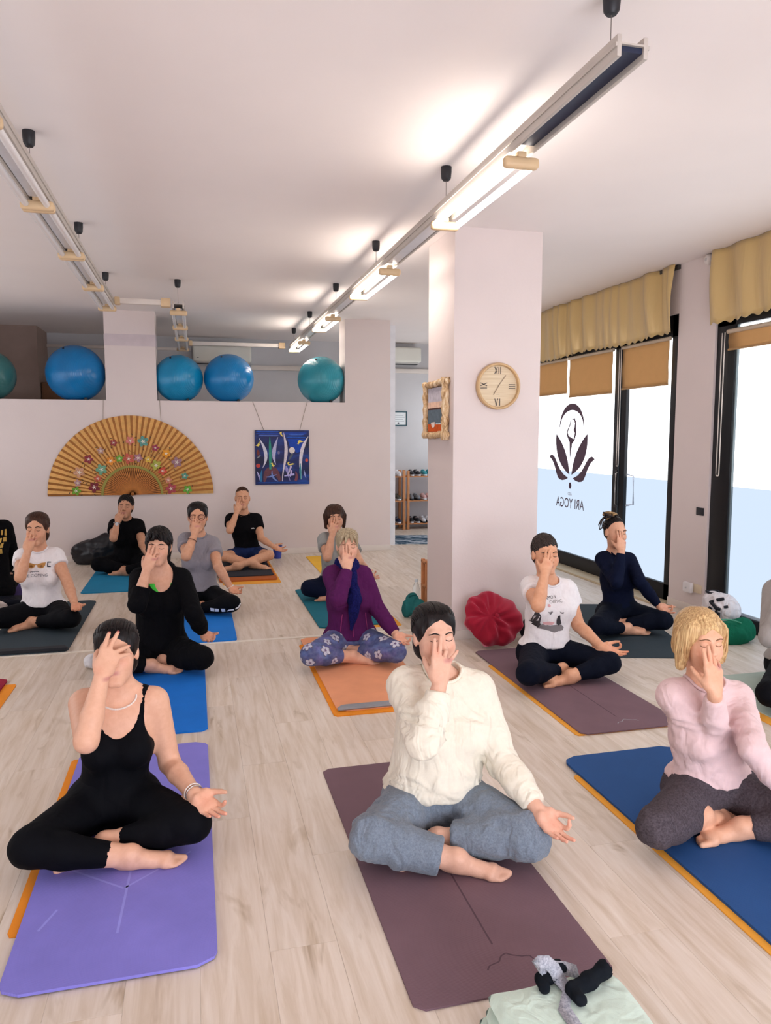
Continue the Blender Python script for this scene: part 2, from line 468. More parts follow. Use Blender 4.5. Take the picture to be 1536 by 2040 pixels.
def solve_elbow(sh, wr, px, Lu, Lf, front=True):
    d = px_ray(*px); best = None
    for Y in np.arange(sh[1]-.42, sh[1]+.2, .004):
        p = CAM+d*(Y/d[1]); e = (np.linalg.norm(p-sh)-Lu)**2+(np.linalg.norm(p-wr)-Lf)**2
        if best is None or e < best[0]: best = (e, p)
    return best[1]

def person(c):
    oy, g = c['oy'], c.get('g', 1.)
    seat = c.get('seat', .0); name = c['label'].split()
    hx = px_y(c['hip'][0], c['hip'][1], oy)[0]
    O = V(hx, oy, 0)
    loc = lambda p: np.array(p)-O
    # ---- joints
    sR, sL = loc(px_y(*c['shR'], oy+c.get('sdy', .02))), loc(px_y(*c['shL'], oy+c.get('sdy', .02)))
    ht, ch = loc(px_y(*c['HT'], oy+c.get('hdy', -.01))), loc(px_y(*c['CH'], oy+c.get('hdy', -.01)-.06))
    hs = min(1.06, max(.86, (ht[2]-ch[2])/.238))*c.get('hsc', 1.)
    R = rotm(*c.get('rot', (0,0,0)))
    hc = V((ht[0]+ch[0])/2, ht[1], ht[2]-.113*hs)
    kz = c.get('kz', .125)
    kR, kL = loc(px_z(*c['kR'], kz)), loc(px_z(*c['kL'], kz))
    az = .062
    aR, aL = loc(px_z(*c['aR'], c.get('azR', az))), loc(px_z(*c['aL'], c.get('azL', az)))
    tR, tL = loc(px_z(*c['toeR'], c.get('tzR', .035))), loc(px_z(*c['toeL'], c.get('tzL', .035)))
    Lu, Lf = .285*g, .25*g
    face_y = hc[1]-.115*hs
    wR = loc(px_y(*c['wrR'], O[1]+face_y-c.get('wry', .055)))
    tipR = loc(px_y(*c['tipR'], O[1]+face_y-.005))
    wL = loc(px_z(*c['wrL'], c.get('wzL', .215)))
    tipL = loc(px_z(*c['tipL'], c.get('tiz', .16)))
    eR = loc(solve_elbow(sR+O, wR+O, c['elR'], Lu, Lf)); eL = loc(solve_elbow(sL+O, wL+O, c['elL'], Lu, Lf))
    hipR, hipL = V(-.085, 0, .118+seat), V(.085, 0, .118+seat)
    c['_pz'] = lambda x, y, d=.12: loc(px_y(x, y, oy-d))
    if DEBUG: print(c['key'], 'thighs %.2f %.2f' % (np.linalg.norm(kR-hipR), np.linalg.norm(kL-hipL)), 'shins %.2f %.2f' % (np.linalg.norm(kR-aR), np.linalg.norm(kL-aL)),
        'upper arms %.2f %.2f' % (np.linalg.norm(eR-sR), np.linalg.norm(eL-sL)), 'fore %.2f %.2f' % (np.linalg.norm(eR-wR), np.linalg.norm(eL-wL)),
        'shw %.2f shz %.2f %.2f' % (np.linalg.norm(sR-sL), sR[2], sL[2]), 'head %.2f top %.2f' % (hs, ht[2]), 'foot %.2f %.2f' % (np.linalg.norm(tR-aR), np.linalg.norm(tL-aL)))
    # ---- body
    bw = c.get('bw', 1.); fem = not c.get('male', False)
    sm = (sR+sL)/2; nb = sm+V(0, .012, .035)
    sh_w = np.linalg.norm(sR-sL)
    mid = V(sm[0]*.45, .01+sm[1]*.4, seat+.12+(sm[2]-.12-seat)*.42); chest = V(sm[0]*.8, sm[1]*.8, sm[2]-.155)
    pelvis = [rc(V(-.065,.02,.125+seat), V(.065,.02,.125+seat), .108*bw, .108*bw, .03, 1.), el(V(-.08,.06,.105+seat), V(.1,.1,.1)*bw, .04), el(V(.08,.06,.105+seat), V(.1,.1,.1)*bw, .04)]
    torso = [rc(V(0,.015,.17+seat), mid, .128*bw, .116*bw, .04, 1.28), rc(mid, chest, .116*bw, .137*bw, .05, 1.3),
             rc(sR+V(.075,0,-.06), sL+V(-.075,0,-.06), .072, .072, .05, 1.), rc(chest, sm+V(0,0,-.07), .125*bw, .09, .05, 1.4)]
    if c.get('belly'): torso.append(el(mid+V(0,-.045,-.05), V(.125,.1,.12)*bw, .06))
    bz = chest[2]+.0
    if fem:
        b = c.get('bust', 1.)
        for sx in (-1, 1): torso.append(el(V(chest[0]+sx*.068*bw, chest[1]-.085*bw, bz-.01), V(.062,.055,.062)*b, .035))
    else: torso += [el(V(chest[0]+sx*.07, chest[1]-.075, bz+.03), V(.075,.045,.06), .04) for sx in (-1, 1)]
    neck_r = .049*hs*(1.12 if not fem else 1.)
    trap = [rc(nb+V(0,.0,.0), hc+R@V(0,.022,-.06)*hs, neck_r*1.08, neck_r, .03),
            rc(nb+V(-.03,.012,.0), sR+V(.02,.0,.012), .04, .042, .05), rc(nb+V(.03,.012,.0), sL+V(-.02,.0,.012), .04, .042, .05)]
    aw = c.get('aw', 1.)
    armsR = [rc(sR, eR, .052*aw, .041*aw, .03), rc(eR, eR+(wR-eR)*.35, .041*aw, .041*aw, .015), rc(eR+(wR-eR)*.35, wR, .041*aw, .026*aw, .01)]
    armsL = [rc(sL, eL, .052*aw, .041*aw, .03), rc(eL, eL+(wL-eL)*.35, .041*aw, .041*aw, .015), rc(eL+(wL-eL)*.35, wL, .041*aw, .026*aw, .01)]
    lw = c.get('lw', 1.)
    legs = []
    for hip, k, a in ((hipR, kR, aR), (hipL, kL, aL)):
        m = k+(a-k)*.33
        legs += [rc(hip+V(0,0,-.005), k, .094*lw, .062*lw, .03), rc(k, m+V(0,0,-.004), .058*lw, .056*lw, .02), rc(m+V(0,0,-.004), a, .056*lw, .036*lw, .015)]
    feet = []
    for k, a, t, u in ((kR, aR, tR, c.get('upR', (-.2,-.5,.8))), (kL, aL, tL, c.get('upL', (.2,-.5,.8)))):
        fp = foot_prims(a, t, V(*u), c.get('fs', .95)*g); fl = c.get('floor', .012)
        # toes and heel rest on the mat: lift whatever would sink into it
        for p in fp:
            if p['t'] == 'rc':
                p['a'][2] = max(p['a'][2], fl+p['r1']*.92); p['b'][2] = max(p['b'][2], fl+p['r2']*.92)
            else: p['c'][2] = max(p['c'][2], fl+p['r'][2]*.92)
        feet += fp
    head = head_prims(hc, R, hs, not fem)
    un = nrm(tipR-wR)
    flexR = c.get('flexR', [(6,4,4),(4,4,4),(22,38,20),(26,42,22)])
    hR, tipsR = hand_prims(wR, un, V(*c.get('nR', (0,1,0))), -1, flexR, c.get('spR', (.05,.0,-.10,-.22)), c.get('thR', (.55,.75)), c.get('hnd', .98)*g)
    ul = nrm(tipL-wL)
    hL, tipsL = hand_prims(wL, ul, V(*c.get('nL', (.1,-.6,1))), 1, c.get('flexL', [(22,32,22),(10,14,10),(9,13,9),(11,15,10)]), c.get('spL', (.06,.0,-.05,-.12)), c.get('thL', (.75,.35)), c.get('hnd', .98)*g)
    P = pelvis+torso+trap+armsR+armsL+legs+head+feet+hR+hL
    h, hf = c.get('res', (.010, .0042))
    def rng(pts, m): pts = np.array(pts); return pts.min(0)-m, pts.max(0)+m
    boxes = [rng([hc-V(.085,.12,.12)*hs, hc+V(.085,.06,.1)*hs, wR-V(.02,.02,0), tipR], .012), rng([wL]+[t[0] for t in tipsL], .014)]
    bf = [rng([aR+(tR-aR)*.5, tR], .03), rng([aL+(tL-aL)*.5, tL], .03)]
    fine = tuple([(a[i], b[i], hf) for a, b in boxes]+[(a[i], b[i], max(hf, .0055)) for a, b in bf] for i in range(3))
    vb, qb = mesh_sdf(P, h, fine)
    vb[:,2] = np.maximum(vb[:,2], c.get('floor', .012))
    # ---- skin tints that belong to the skin: lips, palms, soles, nails
    skin = V(*c.get('skin', (.70,.43,.32)))*V(1.,.95,.88)
    col = np.tile(skin, (len(vb), 1))
    q = (vb-hc)@R/hs
    def mixc(m, cc): col[:] = col*(1-m[:,None])+np.array(cc)*m[:,None]
    lip = np.exp(-((q[:,0]/.021)**4+((q[:,2]+.065)/.0085)**4)) * (q[:,1] < -.06)
    mixc(lip*.75, c.get('lip', (.50,.16,.15)))
    for sx in (-1, 1):
        ck = np.exp(-(((q[:,0]-sx*.042)/.022)**2+((q[:,2]+.03)/.02)**2))*(q[:,1] < -.03); mixc(ck*.35, skin*V(1.08,.78,.76))
    for tp, d, nn in tipsL[:4]:
        dd = np.linalg.norm(vb-tp, axis=1); mixc(np.exp(-(dd/.02)**2)*.5, skin*V(1.15,.72,.68))
    dd = np.linalg.norm(vb-(wL+ul*.06), axis=1); mixc(np.exp(-(dd/.045)**2)*.45, skin*V(1.15,.74,.70))
    if c.get('nails'):
        for tp, d, nn in tipsR[:4]:
            dd = np.linalg.norm((vb-(tp-nn*.005+d*.003)), axis=1); mixc(np.exp(-(dd/.0065)**4), c['nails'])
    root = bpy.data.objects.new('person', None); COL.objects.link(root); root.location = tuple(O)
    root['label'] = c['label']; root['category'] = 'person'
    skin_m = M_SKIN
    fast_mesh('body', vb, qb, skin_m, root, True, col)
    T = lambda x, y, z: hc+R@V(x*(1.05 if not fem else 1), y, z)*hs
    # ---- brows and closed lids
    if not c.get('noface'):
        dv = R@V(0,1,0)
        for sx in (-1, 1):
            for nm, zz, arc, x0, x1, rr in (('eyebrow', .020, .006, .012, .050, .0030), ('eyelashes', -.002, -.005, .016, .046, .0017)):
                ts = np.linspace(0, 1, 9)
                p0 = np.array([T(sx*(x0+(x1-x0)*t), -.16, zz+arc*math.sin(math.pi*t)) for t in ts])
                pp, hit = march(head, p0, dv)
                if hit.all():
                    ribbon_tube(nm, pp, rr*hs*(1-.6*np.abs(ts-.4)), MAT(c.get('brow', 'hair_dark')), root, 5)
    # ---- hair
    hp, hm, hd = hair_prims(c.get('hair', 'tied'), hc, R, hs, T)
    v, qd = mesh_sdf(hp, max(.0045, hf), None, lambda v: hd*vnoise(v*V(1,.6,.35), 26, 5))
    fast_mesh('hair', v, qd, MAT(c.get('hairmat', 'hair_dark')), root)
    strands(c, hp, T, R, hs, root)
    # ---- garments
    gh = max(h*.95, .0085) if 'gres' not in c else c['gres']
    hem = c.get('hem', .20)+seat
    top = c.get('top'); ti = c.get('ti', .010)
    if top:
        tp = []
        if top == 'tee':
            fr = c.get('slv', .5); si = c.get('si', ti+.004)
            for s_, e_ in ((sR, eR), (sL, eL)):
                m = s_+(e_-s_)*fr; tp += [rc(s_, m+(e_-s_)*.12, .054*aw+si*.7, .05*aw+si*1.3, .03), cutcap(m, e_-s_, .11)]
        tp += inflate(pelvis+torso, ti)
        if c.get('loose'): tp += [rc(V(0,.01,hem+.03), mid+V(0,0,.02), c['loose']*bw, c['loose']*.93*bw, .05, 1.2)]
        tp.append(plane(V(0,0,hem), V(0,c.get('hemt', 0.),-1)))
        if top != 'tank':
            tp += inflate(trap[1:], ti*.9)
            tp += [el(nb+V(0,.0,-.005), V(.07,.065,.04), .03)]
            for s_, e_, w_, ar in ((sR, eR, wR, armsR), (sL, eL, wL, armsL)):
                si = c.get('si', ti+.004)
                if top != 'tee':
                    fr = c.get('slvL', .93); fr = c.get('slvR', fr) if ar is armsR else fr
                    cf = e_+(w_-e_)*fr
                    tp += [rc(s_, e_, .053*aw+si, .043*aw+si, .03), rc(e_, e_+(w_-e_)*min(fr,.5), .043*aw+si, .041*aw+si*.9, .012), rc(e_+(w_-e_)*min(fr,.5), e_+(w_-e_)*(fr+.05), .041*aw+si*.9, .027*aw+si*.8, .01), cutcap(cf, w_-e_, .075)]
            nr = c.get('nr', (.066, .075, .05)); nd = c.get('nd', (0,-.02,.045))
            tp.append(el(nb+V(*nd), V(*nr), .006, None, True))
        else:
            tp += inflate(trap[1:], ti*.8)
            tp.append(el(nb+V(0,-.01,-.01), V(.083,.2,.15), .006, None, True))
            for s_, sx in ((sR, -1), (sL, 1)): tp.append(el(s_+V(sx*.045,0,-.05), V(.088,.2,.115), .006, None, True))
        if top != 'tank' and not c.get('nocollar'):
            cc = nb+V(*nd); ring = []
            for a in np.linspace(0, 2*math.pi, 41)[:-1]:
                es = np.linspace(-.6, 1.5, 60); pp_ = np.array([cc+V(nr[0]*math.cos(a)*math.cos(e), nr[1]*math.sin(a)*math.cos(e), -nr[2]*math.sin(e)) for e in es])
                f = evalp(tp[:-1], pp_); k = np.nonzero((f[:-1] > 0) & (f[1:] <= 0))[0]
                if len(k): i = k[0]; t = f[i]/(f[i]-f[i+1]); ring.append(pp_[i]*(1-t)+pp_[i+1]*t)
            if len(ring) > 30: ribbon_tube('collar', ring, .0065, MAT(c['topmat']), root, 7, 1., True)
        wa = c.get('wr_amp', .003)
        def dtop(v):
            e = np.exp(-((np.linalg.norm(v-eR, axis=1))/.11)**2)+np.exp(-((np.linalg.norm(v-eL, axis=1))/.1)**2)+.7*np.exp(-((v[:,2]-hem)/.07)**2)+.8*np.exp(-(np.linalg.norm(v-sR-V(.04,0,-.08), axis=1)/.09)**2)
            fold = 0.
            if c.get('fold'):
                for A, am, nf in ((sR+V(.055,-.03,-.10), 1., 9), (eR+V(.02,.03,.05), .9, 8), (sL+V(-.05,-.03,-.10), .8, 8), (V(-.13,-.05,hem+.06), .8, 7), (V(.12,-.08,hem+.07), .7, 7)):
                    d = v-A; r = np.linalg.norm(d, axis=1); th = np.arctan2(d[:,2], d[:,0]*.8+d[:,1]*.6)
                    fold = fold+am*np.exp(-((r-.07)/.07)**2)*(1-2*np.abs(np.sin(nf*.5*th+1.1*np.sin(2*th+r*14))))
                fold = fold*c['fold']
            return fold+wa*(.35+e)*vnoise(v*V(1,1,1.5), c.get('wr_f', 7), hash(c['key']) % 1 + sum(map(ord, c['key'])))
        v, qd = mesh_sdf(tp, gh, None, dtop)
        o = fast_mesh(c.get('topname', 't_shirt'), v, qd, MAT(c['topmat']), root)
        c['_top'] = tp
    pants = c.get('pants', True)
    if pants:
        pi_ = c.get('pi', .008); fr = c.get('cuff', .93)
        pp = []
        for hip, k, a in ((hipR, kR, aR), (hipL, kL, aL)):
            m = k+(a-k)*.33
            if fr > .01:
                cf = k+(a-k)*fr
                pp += [rc(m+V(0,0,-.004), k+(a-k)*(fr+.04), .056*lw+pi_, .037*lw+pi_*c.get('cuffl', .9), .015), cutcap(cf, a-k, .08)]
            else: pp += [rc(hip+V(0,0,-.005), hip+(k-hip)*.8, .094*lw+pi_, .066*lw+pi_*1.4, .03), cutcap(hip+(k-hip)*.62, k-hip, .14)]
        for hip, k, a in ((hipR, kR, aR), (hipL, kL, aL)):
            m = k+(a-k)*.33
            if fr > .01: pp.append(rc(k, m+V(0,0,-.004), .058*lw+pi_, .056*lw+pi_, .015))
        wl = inflate(pelvis+torso[:1], pi_)
        if fr > .01: pp += [rc(hip+V(0,0,-.005), k, .094*lw+pi_, .062*lw+pi_, .03) for hip, k in ((hipR, kR), (hipL, kL))]
        pp += wl+[plane(V(0,0,hem+.085), V(0,0,1))]
        pa = c.get('pw_amp', .0022)
        def dp(v):
            e = np.exp(-((np.linalg.norm(v-kR, axis=1))/.13)**2)+np.exp(-((np.linalg.norm(v-kL, axis=1))/.13)**2)+np.exp(-(np.linalg.norm(v-V(0,-.1,.16), axis=1)/.12)**2)
            return pa*(.3+e)*vnoise(v, c.get('pw_f', 8), 77+sum(map(ord, c['key'])))
        v, qd = mesh_sdf(pp, c.get('pres', gh), None, dp)
        v[:,2] = np.maximum(v[:,2], c.get('floor', .012))
        c['_pants'] = pp
        pc = c['pcol'](v, qd) if c.get('pcol') else None
        fast_mesh(c.get('pantsname', 'leggings'), v, qd, MAT(c['pantsmat']), root, True, pc)
    c.update(_root=root, _O=O, _hc=hc, _R=R, _hs=hs, _head=head, _nb=nb, _sR=sR, _sL=sL, _eR=eR, _eL=eL, _wR=wR, _wL=wL, _T=T, _chest=chest, _body=P, _kR=kR, _kL=kL, _aR=aR, _aL=aL, _hem=hem, _trap=trap, _trunk=pelvis+torso+trap)
    return c

def hair_prims(style, c, R, s, T):
    def E(x, y, z, a, b, g, k=.01, sub=False): return el(T(x,y,z), V(a,b,g)*s, k, R, sub)
    def C(p, q, r1, r2, k=.01, sub=False): return rc(T(*p), T(*q), r1*s, r2*s, k, 1., sub)
    if style in ('tied', 'tiedbun', 'bangs'):
        P = [E(0,.023,.038,.0790,.0985,.090), E(0,.05,-.022,.069,.062,.07,.02), E(0,-.118,-.05,.060,.088,.105,.012,True),
             C((0,-.10,.118), (0,.03,.1335), .002, .0035, .005, True)]
        for sx in (-1, 1): P.append(E(sx*.034,.004,.078,.034,.056,.032,.035))
        P += [E(0,.062,-.055,.066,.045,.06,.02)]
        for sx in (-1, 1): P.append(E(sx*.064,-.004,.030,.0155,.042,.046,.02))
        for sx in (-1, 1): P.append(E(sx*.086,.010,-.026,.018,.020,.030,.005,True))
        P += [E(0,.112,-.01,.032,.03,.036,.012)] if style != 'tied' else [E(0,.105,-.03,.024,.026,.03,.012), C((0,.11,-.03), (0,.125,-.12), .022, .014, .012)]
        if style == 'bangs':
            P += [C((-.05,-.073,.072), (-.062,-.07,.028), .014, .007, .012), C((-.015,-.085,.082), (-.03,-.094,.035), .016, .006, .012), C((.02,-.085,.082), (.02,-.095,.036), .016, .006, .012), C((.05,-.07,.072), (.058,-.072,.025), .014, .007, .012)]
        return P, None, .0012
    if style in ('short', 'crop', 'buzz'):
        t = {'short': .012, 'crop': .008, 'buzz': .003}[style]
        P = [E(0,.024,.040,.0725+t,.0925+t,.084+t), E(0,.052,-.025,.062+t,.05+t,.065,.02), E(0,-.118,-.048,.0615,.088,.110 if style != 'buzz' else .130,.008,True), plane(T(0,0,-.085), R@V(0,0,-1))]
        for sx in (-1, 1): P.append(E(sx*.084,.014,-.022,.02,.022,.030,.005,True))
        if style == 'short':
            P += [C((-.045,-.07,.078), (-.058,-.082,.045), .016, .007, .012), C((-.01,-.08,.09), (-.028,-.098,.05), .018, .006, .012), C((.025,-.08,.088), (.035,-.092,.05), .016, .006, .012),
                  C((.07,-.01,.02), (.072,-.02,-.03), .012, .006, .01), C((-.07,-.01,.02), (-.072,-.02,-.03), .012, .006, .01), C((.05,.07,-.05), (.06,.06,-.10), .025, .01, .015), C((-.05,.07,-.05), (-.06,.06,-.10), .025, .01, .015)]
        return P, None, {'short': .004, 'crop': .002, 'buzz': .0006}[style]
    if style == 'bob':
        P = [E(0,.018,.036,.086,.106,.092,.01), E(0,.06,-.04,.083,.062,.082,.03),
             C((.080,.0,.03), (.082,-.018,-.085), .030, .02, .02), C((-.080,.0,.03), (-.088,-.018,-.10), .032, .022, .02),
             C((-.07,-.04,.06), (-.085,-.035,-.06), .022, .014, .02), C((.07,-.04,.05), (.086,-.035,-.05), .018, .012, .02),
             E(.008,-.12,-.06,.060,.095,.135,.01,True), C((.02,-.1,.115), (.02,.03,.135), .003, .004, .004, True)]
        return P, None, .0022
    if style == 'bowl':
        P = [E(0,.016,.030,.089,.106,.092,.01), E(0,.055,-.045,.083,.066,.08,.03), C((.078,-.005,.02), (.078,-.012,-.085), .026, .016, .02), C((-.078,-.005,.02), (-.078,-.012,-.085), .026, .016, .02),
             E(0,-.11,-.062,.062,.075,.108,.008,True)]
        return P, None, .003
    if style == 'dreads':
        P = [E(0,.026,.040,.0755,.0955,.087), E(0,.05,-.02,.064,.055,.06,.02), E(0,-.118,-.05,.060,.088,.105,.012,True)]
        for sx in (-1, 1): P.append(E(sx*.078,.008,-.012,.018,.024,.035,.005,True))
        return P, None, .001

def slerp(a, b, t):
    w = math.acos(max(-1, min(1, float(a@b)))); 
    return a if w < 1e-4 else (math.sin((1-t)*w)*a+math.sin(t*w)*b)/math.sin(w)
def sph(az, elv): az, elv = math.radians(az), math.radians(elv); return V(math.sin(az)*math.cos(elv), -math.cos(az)*math.cos(elv), math.sin(elv))
def strands(c, hp, T, R, hs, root):
    """locks of hair lying on the hair mass: each follows the combing direction of the style"""
    st = c.get('hair', 'tied'); rs = np.random.RandomState(11); n = int(c.get('locks', 90)); paths = []; rad = .0032
    if st in ('tied', 'tiedbun', 'bangs', 'dreads'):
        for k in range(n):
            az = -118+236*(k+rs.rand()*.6)/n; e0 = 50-.0042*az*az*1.05+rs.randn()*2.5
            s, m, b = sph(az, max(e0, -8)), sph(az*1.15 if abs(az) < 60 else az*1.05, max(e0+22-abs(az)*.12, 2)), V(0,.985,-.17)
            paths.append([slerp(slerp(s, m, t), slerp(m, b, t), t) for t in np.linspace(0, .93, 13)])
    elif st in ('short', 'crop', 'buzz'):
        L = {'short': 42, 'crop': 24, 'buzz': 10}[st]; rad = {'short': .0042, 'crop': .0034, 'buzz': .0018}[st]
        for k in range(n*2):
            az = rs.uniform(-180, 180); e0 = rs.uniform(-5 if abs(az) > 80 else 48-abs(az)*.3, 88); s = sph(az, e0); e = sph(az+rs.randn()*22+12, e0-L*(.6+.6*rs.rand()))
            paths.append([slerp(s, e, t) for t in np.linspace(0, 1, 7)])
    else:
        rad = .0042
        for k in range(n*2):
            az = rs.uniform(-172, 172); s = sph(az*.55+(18 if st == 'bob' else 0), 84-rs.rand()*14); lo = -42 if abs(az) > 52 else (30 if st == 'bowl' else 44); e = sph(az, lo-rs.rand()*6)
            m = sph(az*.85, 58)
            paths.append([slerp(slerp(s, m, t), slerp(m, e, t), t) for t in np.linspace(0, 1, 13)])
    ctr = T(0,.012,.022); allv, allq = [], []; off = 0; seg = 5
    D = np.array([R@d for p in paths for d in p]); P0 = ctr+D*.24*hs
    hit = np.zeros(len(D), bool); t = np.zeros(len(D))
    for _ in range(34):
        f = evalp(hp, P0-D*t[:,None]); hit |= f < .0008; t += np.where(hit, 0, np.clip(f*.8, .0006, .03)); 
        if (t > .24*hs).all(): break
    S = P0-D*t[:,None]; ok = hit & (t < .2*hs); i0 = 0
    for p in paths:
        m = len(p); pts = S[i0:i0+m]; g = ok[i0:i0+m]; i0 += m
        idx = np.nonzero(g)[0]
        if len(idx) < 4: continue
        pts = pts[idx[0]:idx[-1]+1]; 
        if not g[idx[0]:idx[-1]+1].all() or np.abs(np.diff(pts, axis=0)).max() > .05: continue
        k = len(pts); tg = np.gradient(pts, axis=0); nn = pts-ctr; nn /= np.linalg.norm(nn, axis=1)[:,None]
        bb = np.cross(tg, nn); bb /= np.linalg.norm(bb, axis=1)[:,None]+1e-9
        r = rad*hs*(.7+.6*rs.rand())*np.sin(np.linspace(.35, 2.9, k))[:,None]
        ring = [pts+bb*r*1.5*math.cos(2*math.pi*q/seg)+nn*(r*math.sin(2*math.pi*q/seg)) for q in range(seg)]
        allv.append(np.stack(ring, 1).reshape(-1, 3))
        for i in range(k-1):
            for q in range(seg): allq.append((off+i*seg+q, off+i*seg+(q+1) % seg, off+(i+1)*seg+(q+1) % seg, off+(i+1)*seg+q))
        off += k*seg
    if allv: o = fast_mesh('hair_locks', np.concatenate(allv), np.array(allq), MAT(c.get('hairmat', 'hair_dark')), root); o['kind'] = 'stuff'

# ------------------------------------------------------------------ setting
wallm = plain('wall_paint', (224,211,208), .75, 0, .3, .02, 2., .0006, 60.)
ceilm = plain('ceiling_paint', (240,231,228), .85, 0, .2, .015, 1.5)
trimm = plain('trim_white', (226,216,208), .5, 0, .4, .02)
greym = plain('far_wall_paint', (204,202,204), .8, 0, .2, .03, 2.)
frame_m = plain('frame_black', (8,10,17), .4, 0, .35, .05)
def floor_mat():
    m, N, L, b = base('laminate', (1,1,1), .36, 0, .45)
    oi = N.new('ShaderNodeObjectInfo')
    t = N.new('ShaderNodeTexCoord'); add = N.new('ShaderNodeVectorMath'); add.operation = 'ADD'
    cmb = N.new('ShaderNodeCombineXYZ'); mul = N.new('ShaderNodeMath'); mul.operation = 'MULTIPLY'; mul.inputs[1].default_value = 37.
    L.new(oi.outputs['Random'], mul.inputs[0]); L.new(mul.outputs[0], cmb.inputs[0]); L.new(mul.outputs[0], cmb.inputs[1])
    L.new(t.outputs['Object'], add.inputs[0]); L.new(cmb.outputs[0], add.inputs[1])
    def mp(s):
        q = N.new('ShaderNodeMapping'); q.inputs['Scale'].default_value = s; L.new(add.outputs[0], q.inputs['Vector']); return q.outputs[0]
    g = noise(N, L, mp((26,2.2,1)), 1., 5, .6, .6); kn = noise(N, L, mp((7,1.6,1)), 1.2, 3, .6, 1.2); bl = noise(N, L, mp((4,1.,1)), .9, 2)
    c1 = ramp(N, L, g, [(.25, s2l(202,184,162)), (.55, s2l(225,212,199)), (.8, s2l(237,228,219))])
    c2 = ramp(N, L, kn, [(.60, (1,1,1)), (.68, (.84,.81,.76)), (.76, (.62,.56,.48))])
    c3 = ramp(N, L, bl, [(.3, (.92,.90,.87)), (.7, (1.,1.,1.))])
    hv = N.new('ShaderNodeHueSaturation'); L.new(mixrgb(N, L, 1., mixrgb(N, L, 1., c1, c2, 'MULTIPLY'), c3, 'MULTIPLY'), hv.inputs['Color'])
    mr = N.new('ShaderNodeMapRange'); mr.inputs[3].default_value = .93; mr.inputs[4].default_value = 1.04; L.new(oi.outputs['Random'], mr.inputs[0]); L.new(mr.outputs[0], hv.inputs['Value'])
    L.new(hv.outputs[0], b.inputs['Base Color']); bump(N, L, b, g, .0006)
    return m
flm = floor_mat()
floor = struct(box('floor', (XL-.1, XR+.12), (YF-.1, YFAR+.1), (-.12, -.008), plain('floor_screed', (150,136,118), .7)))
PW, PL = .205, 1.32
plank_me = None; cand = []
ny = int((YFAR-YF)/PL)+2
for i in range(int((XR-XL)/PW)+1):
    off = (i*.37) % 1.*PL
    for j in range(-1, ny):
        x0, x1 = XL+i*PW, min(XR, XL+(i+1)*PW); y0, y1 = YF+j*PL+off, YF+(j+1)*PL+off
        y0, y1 = max(y0, YF), min(y1, YFAR)
        if y1-y0 < .05 or x1-x0 < .05: continue
        c_ = V((x0+x1)/2, (y0+y1)/2, 0); v = c_-CAM; w = v@FWD
        vis = 0.
        if w > .3:
            for yy in (y0, (y0+y1)/2, y1):
                v = V(c_[0], yy, 0)-CAM; w = v@FWD
                if w > .2:
                    px, py = CXP+FPX*(v@RGT)/w, CYP-FPX*(v@UPV)/w
                    if -150 < px < 1690 and 800 < py < 2300: vis = max(vis, 1/w)
        cand.append((vis, x0, x1, y0, y1))
cand.sort(key=lambda t: -t[0])
def plank_data(w, l):
    e = .0007; z0, z1 = -.008, 0.
    vs = [(-w/2,-l/2,z0),(w/2,-l/2,z0),(w/2,l/2,z0),(-w/2,l/2,z0),(-w/2,-l/2,z1-e),(w/2,-l/2,z1-e),(w/2,l/2,z1-e),(-w/2,l/2,z1-e)]
    q = .0014; vs += [(-w/2+q,-l/2+q,z1),(w/2-q,-l/2+q,z1),(w/2-q,l/2-q,z1),(-w/2+q,l/2-q,z1)]
    fs = [(8,9,10,11),(0,1,5,4),(1,2,6,5),(2,3,7,6),(3,0,4,7),(4,5,9,8),(5,6,10,9),(6,7,11,10),(7,4,8,11)]
    return vs, fs
_pl = {}
rest_v, rest_f = [], []
for n_, (vis, x0, x1, y0, y1) in enumerate(cand):
    w, l = round(x1-x0, 3), round(y1-y0, 3)
    if n_ < 290 and vis > 0:
        if (w, l) not in _pl:
            vs, fs = plank_data(w-.0004, l-.0004); me = bpy.data.meshes.new('plank'); me.from_pydata(vs, [], fs); me.update(); me.materials.append(flm); _pl[(w, l)] = me
        o = bpy.data.objects.new('plank', _pl[(w, l)]); COL.objects.link(o); o.location = ((x0+x1)/2, (y0+y1)/2, 0); o.parent = floor
    else:
        vs, fs = plank_data(w-.0004, l-.0004); k = len(rest_v)
        rest_v += [(a+(x0+x1)/2, b+(y0+y1)/2, c) for a, b, c in vs]; rest_f += [tuple(i+k for i in f) for f in fs]
ro = mk('distant_planks', rest_v, rest_f, flm, floor); ro['kind'] = 'stuff'
struct(box('trim_1', (XL, 2.0), (5.63, 5.665), (0, .004), plain('strip_white', (232,224,212), .4)))
struct(box('ceiling', (XL-.1, XR+.12), (YF-.1, YFAR+.1), (ZC, ZC+.12), ceilm))
struct(box('wall_left', (XL-.12, XL), (YF, YFAR), (0, ZC), wallm))
struct(box('wall_far', (XL, XR), (YFAR, YFAR+.1), (0, ZC), greym))
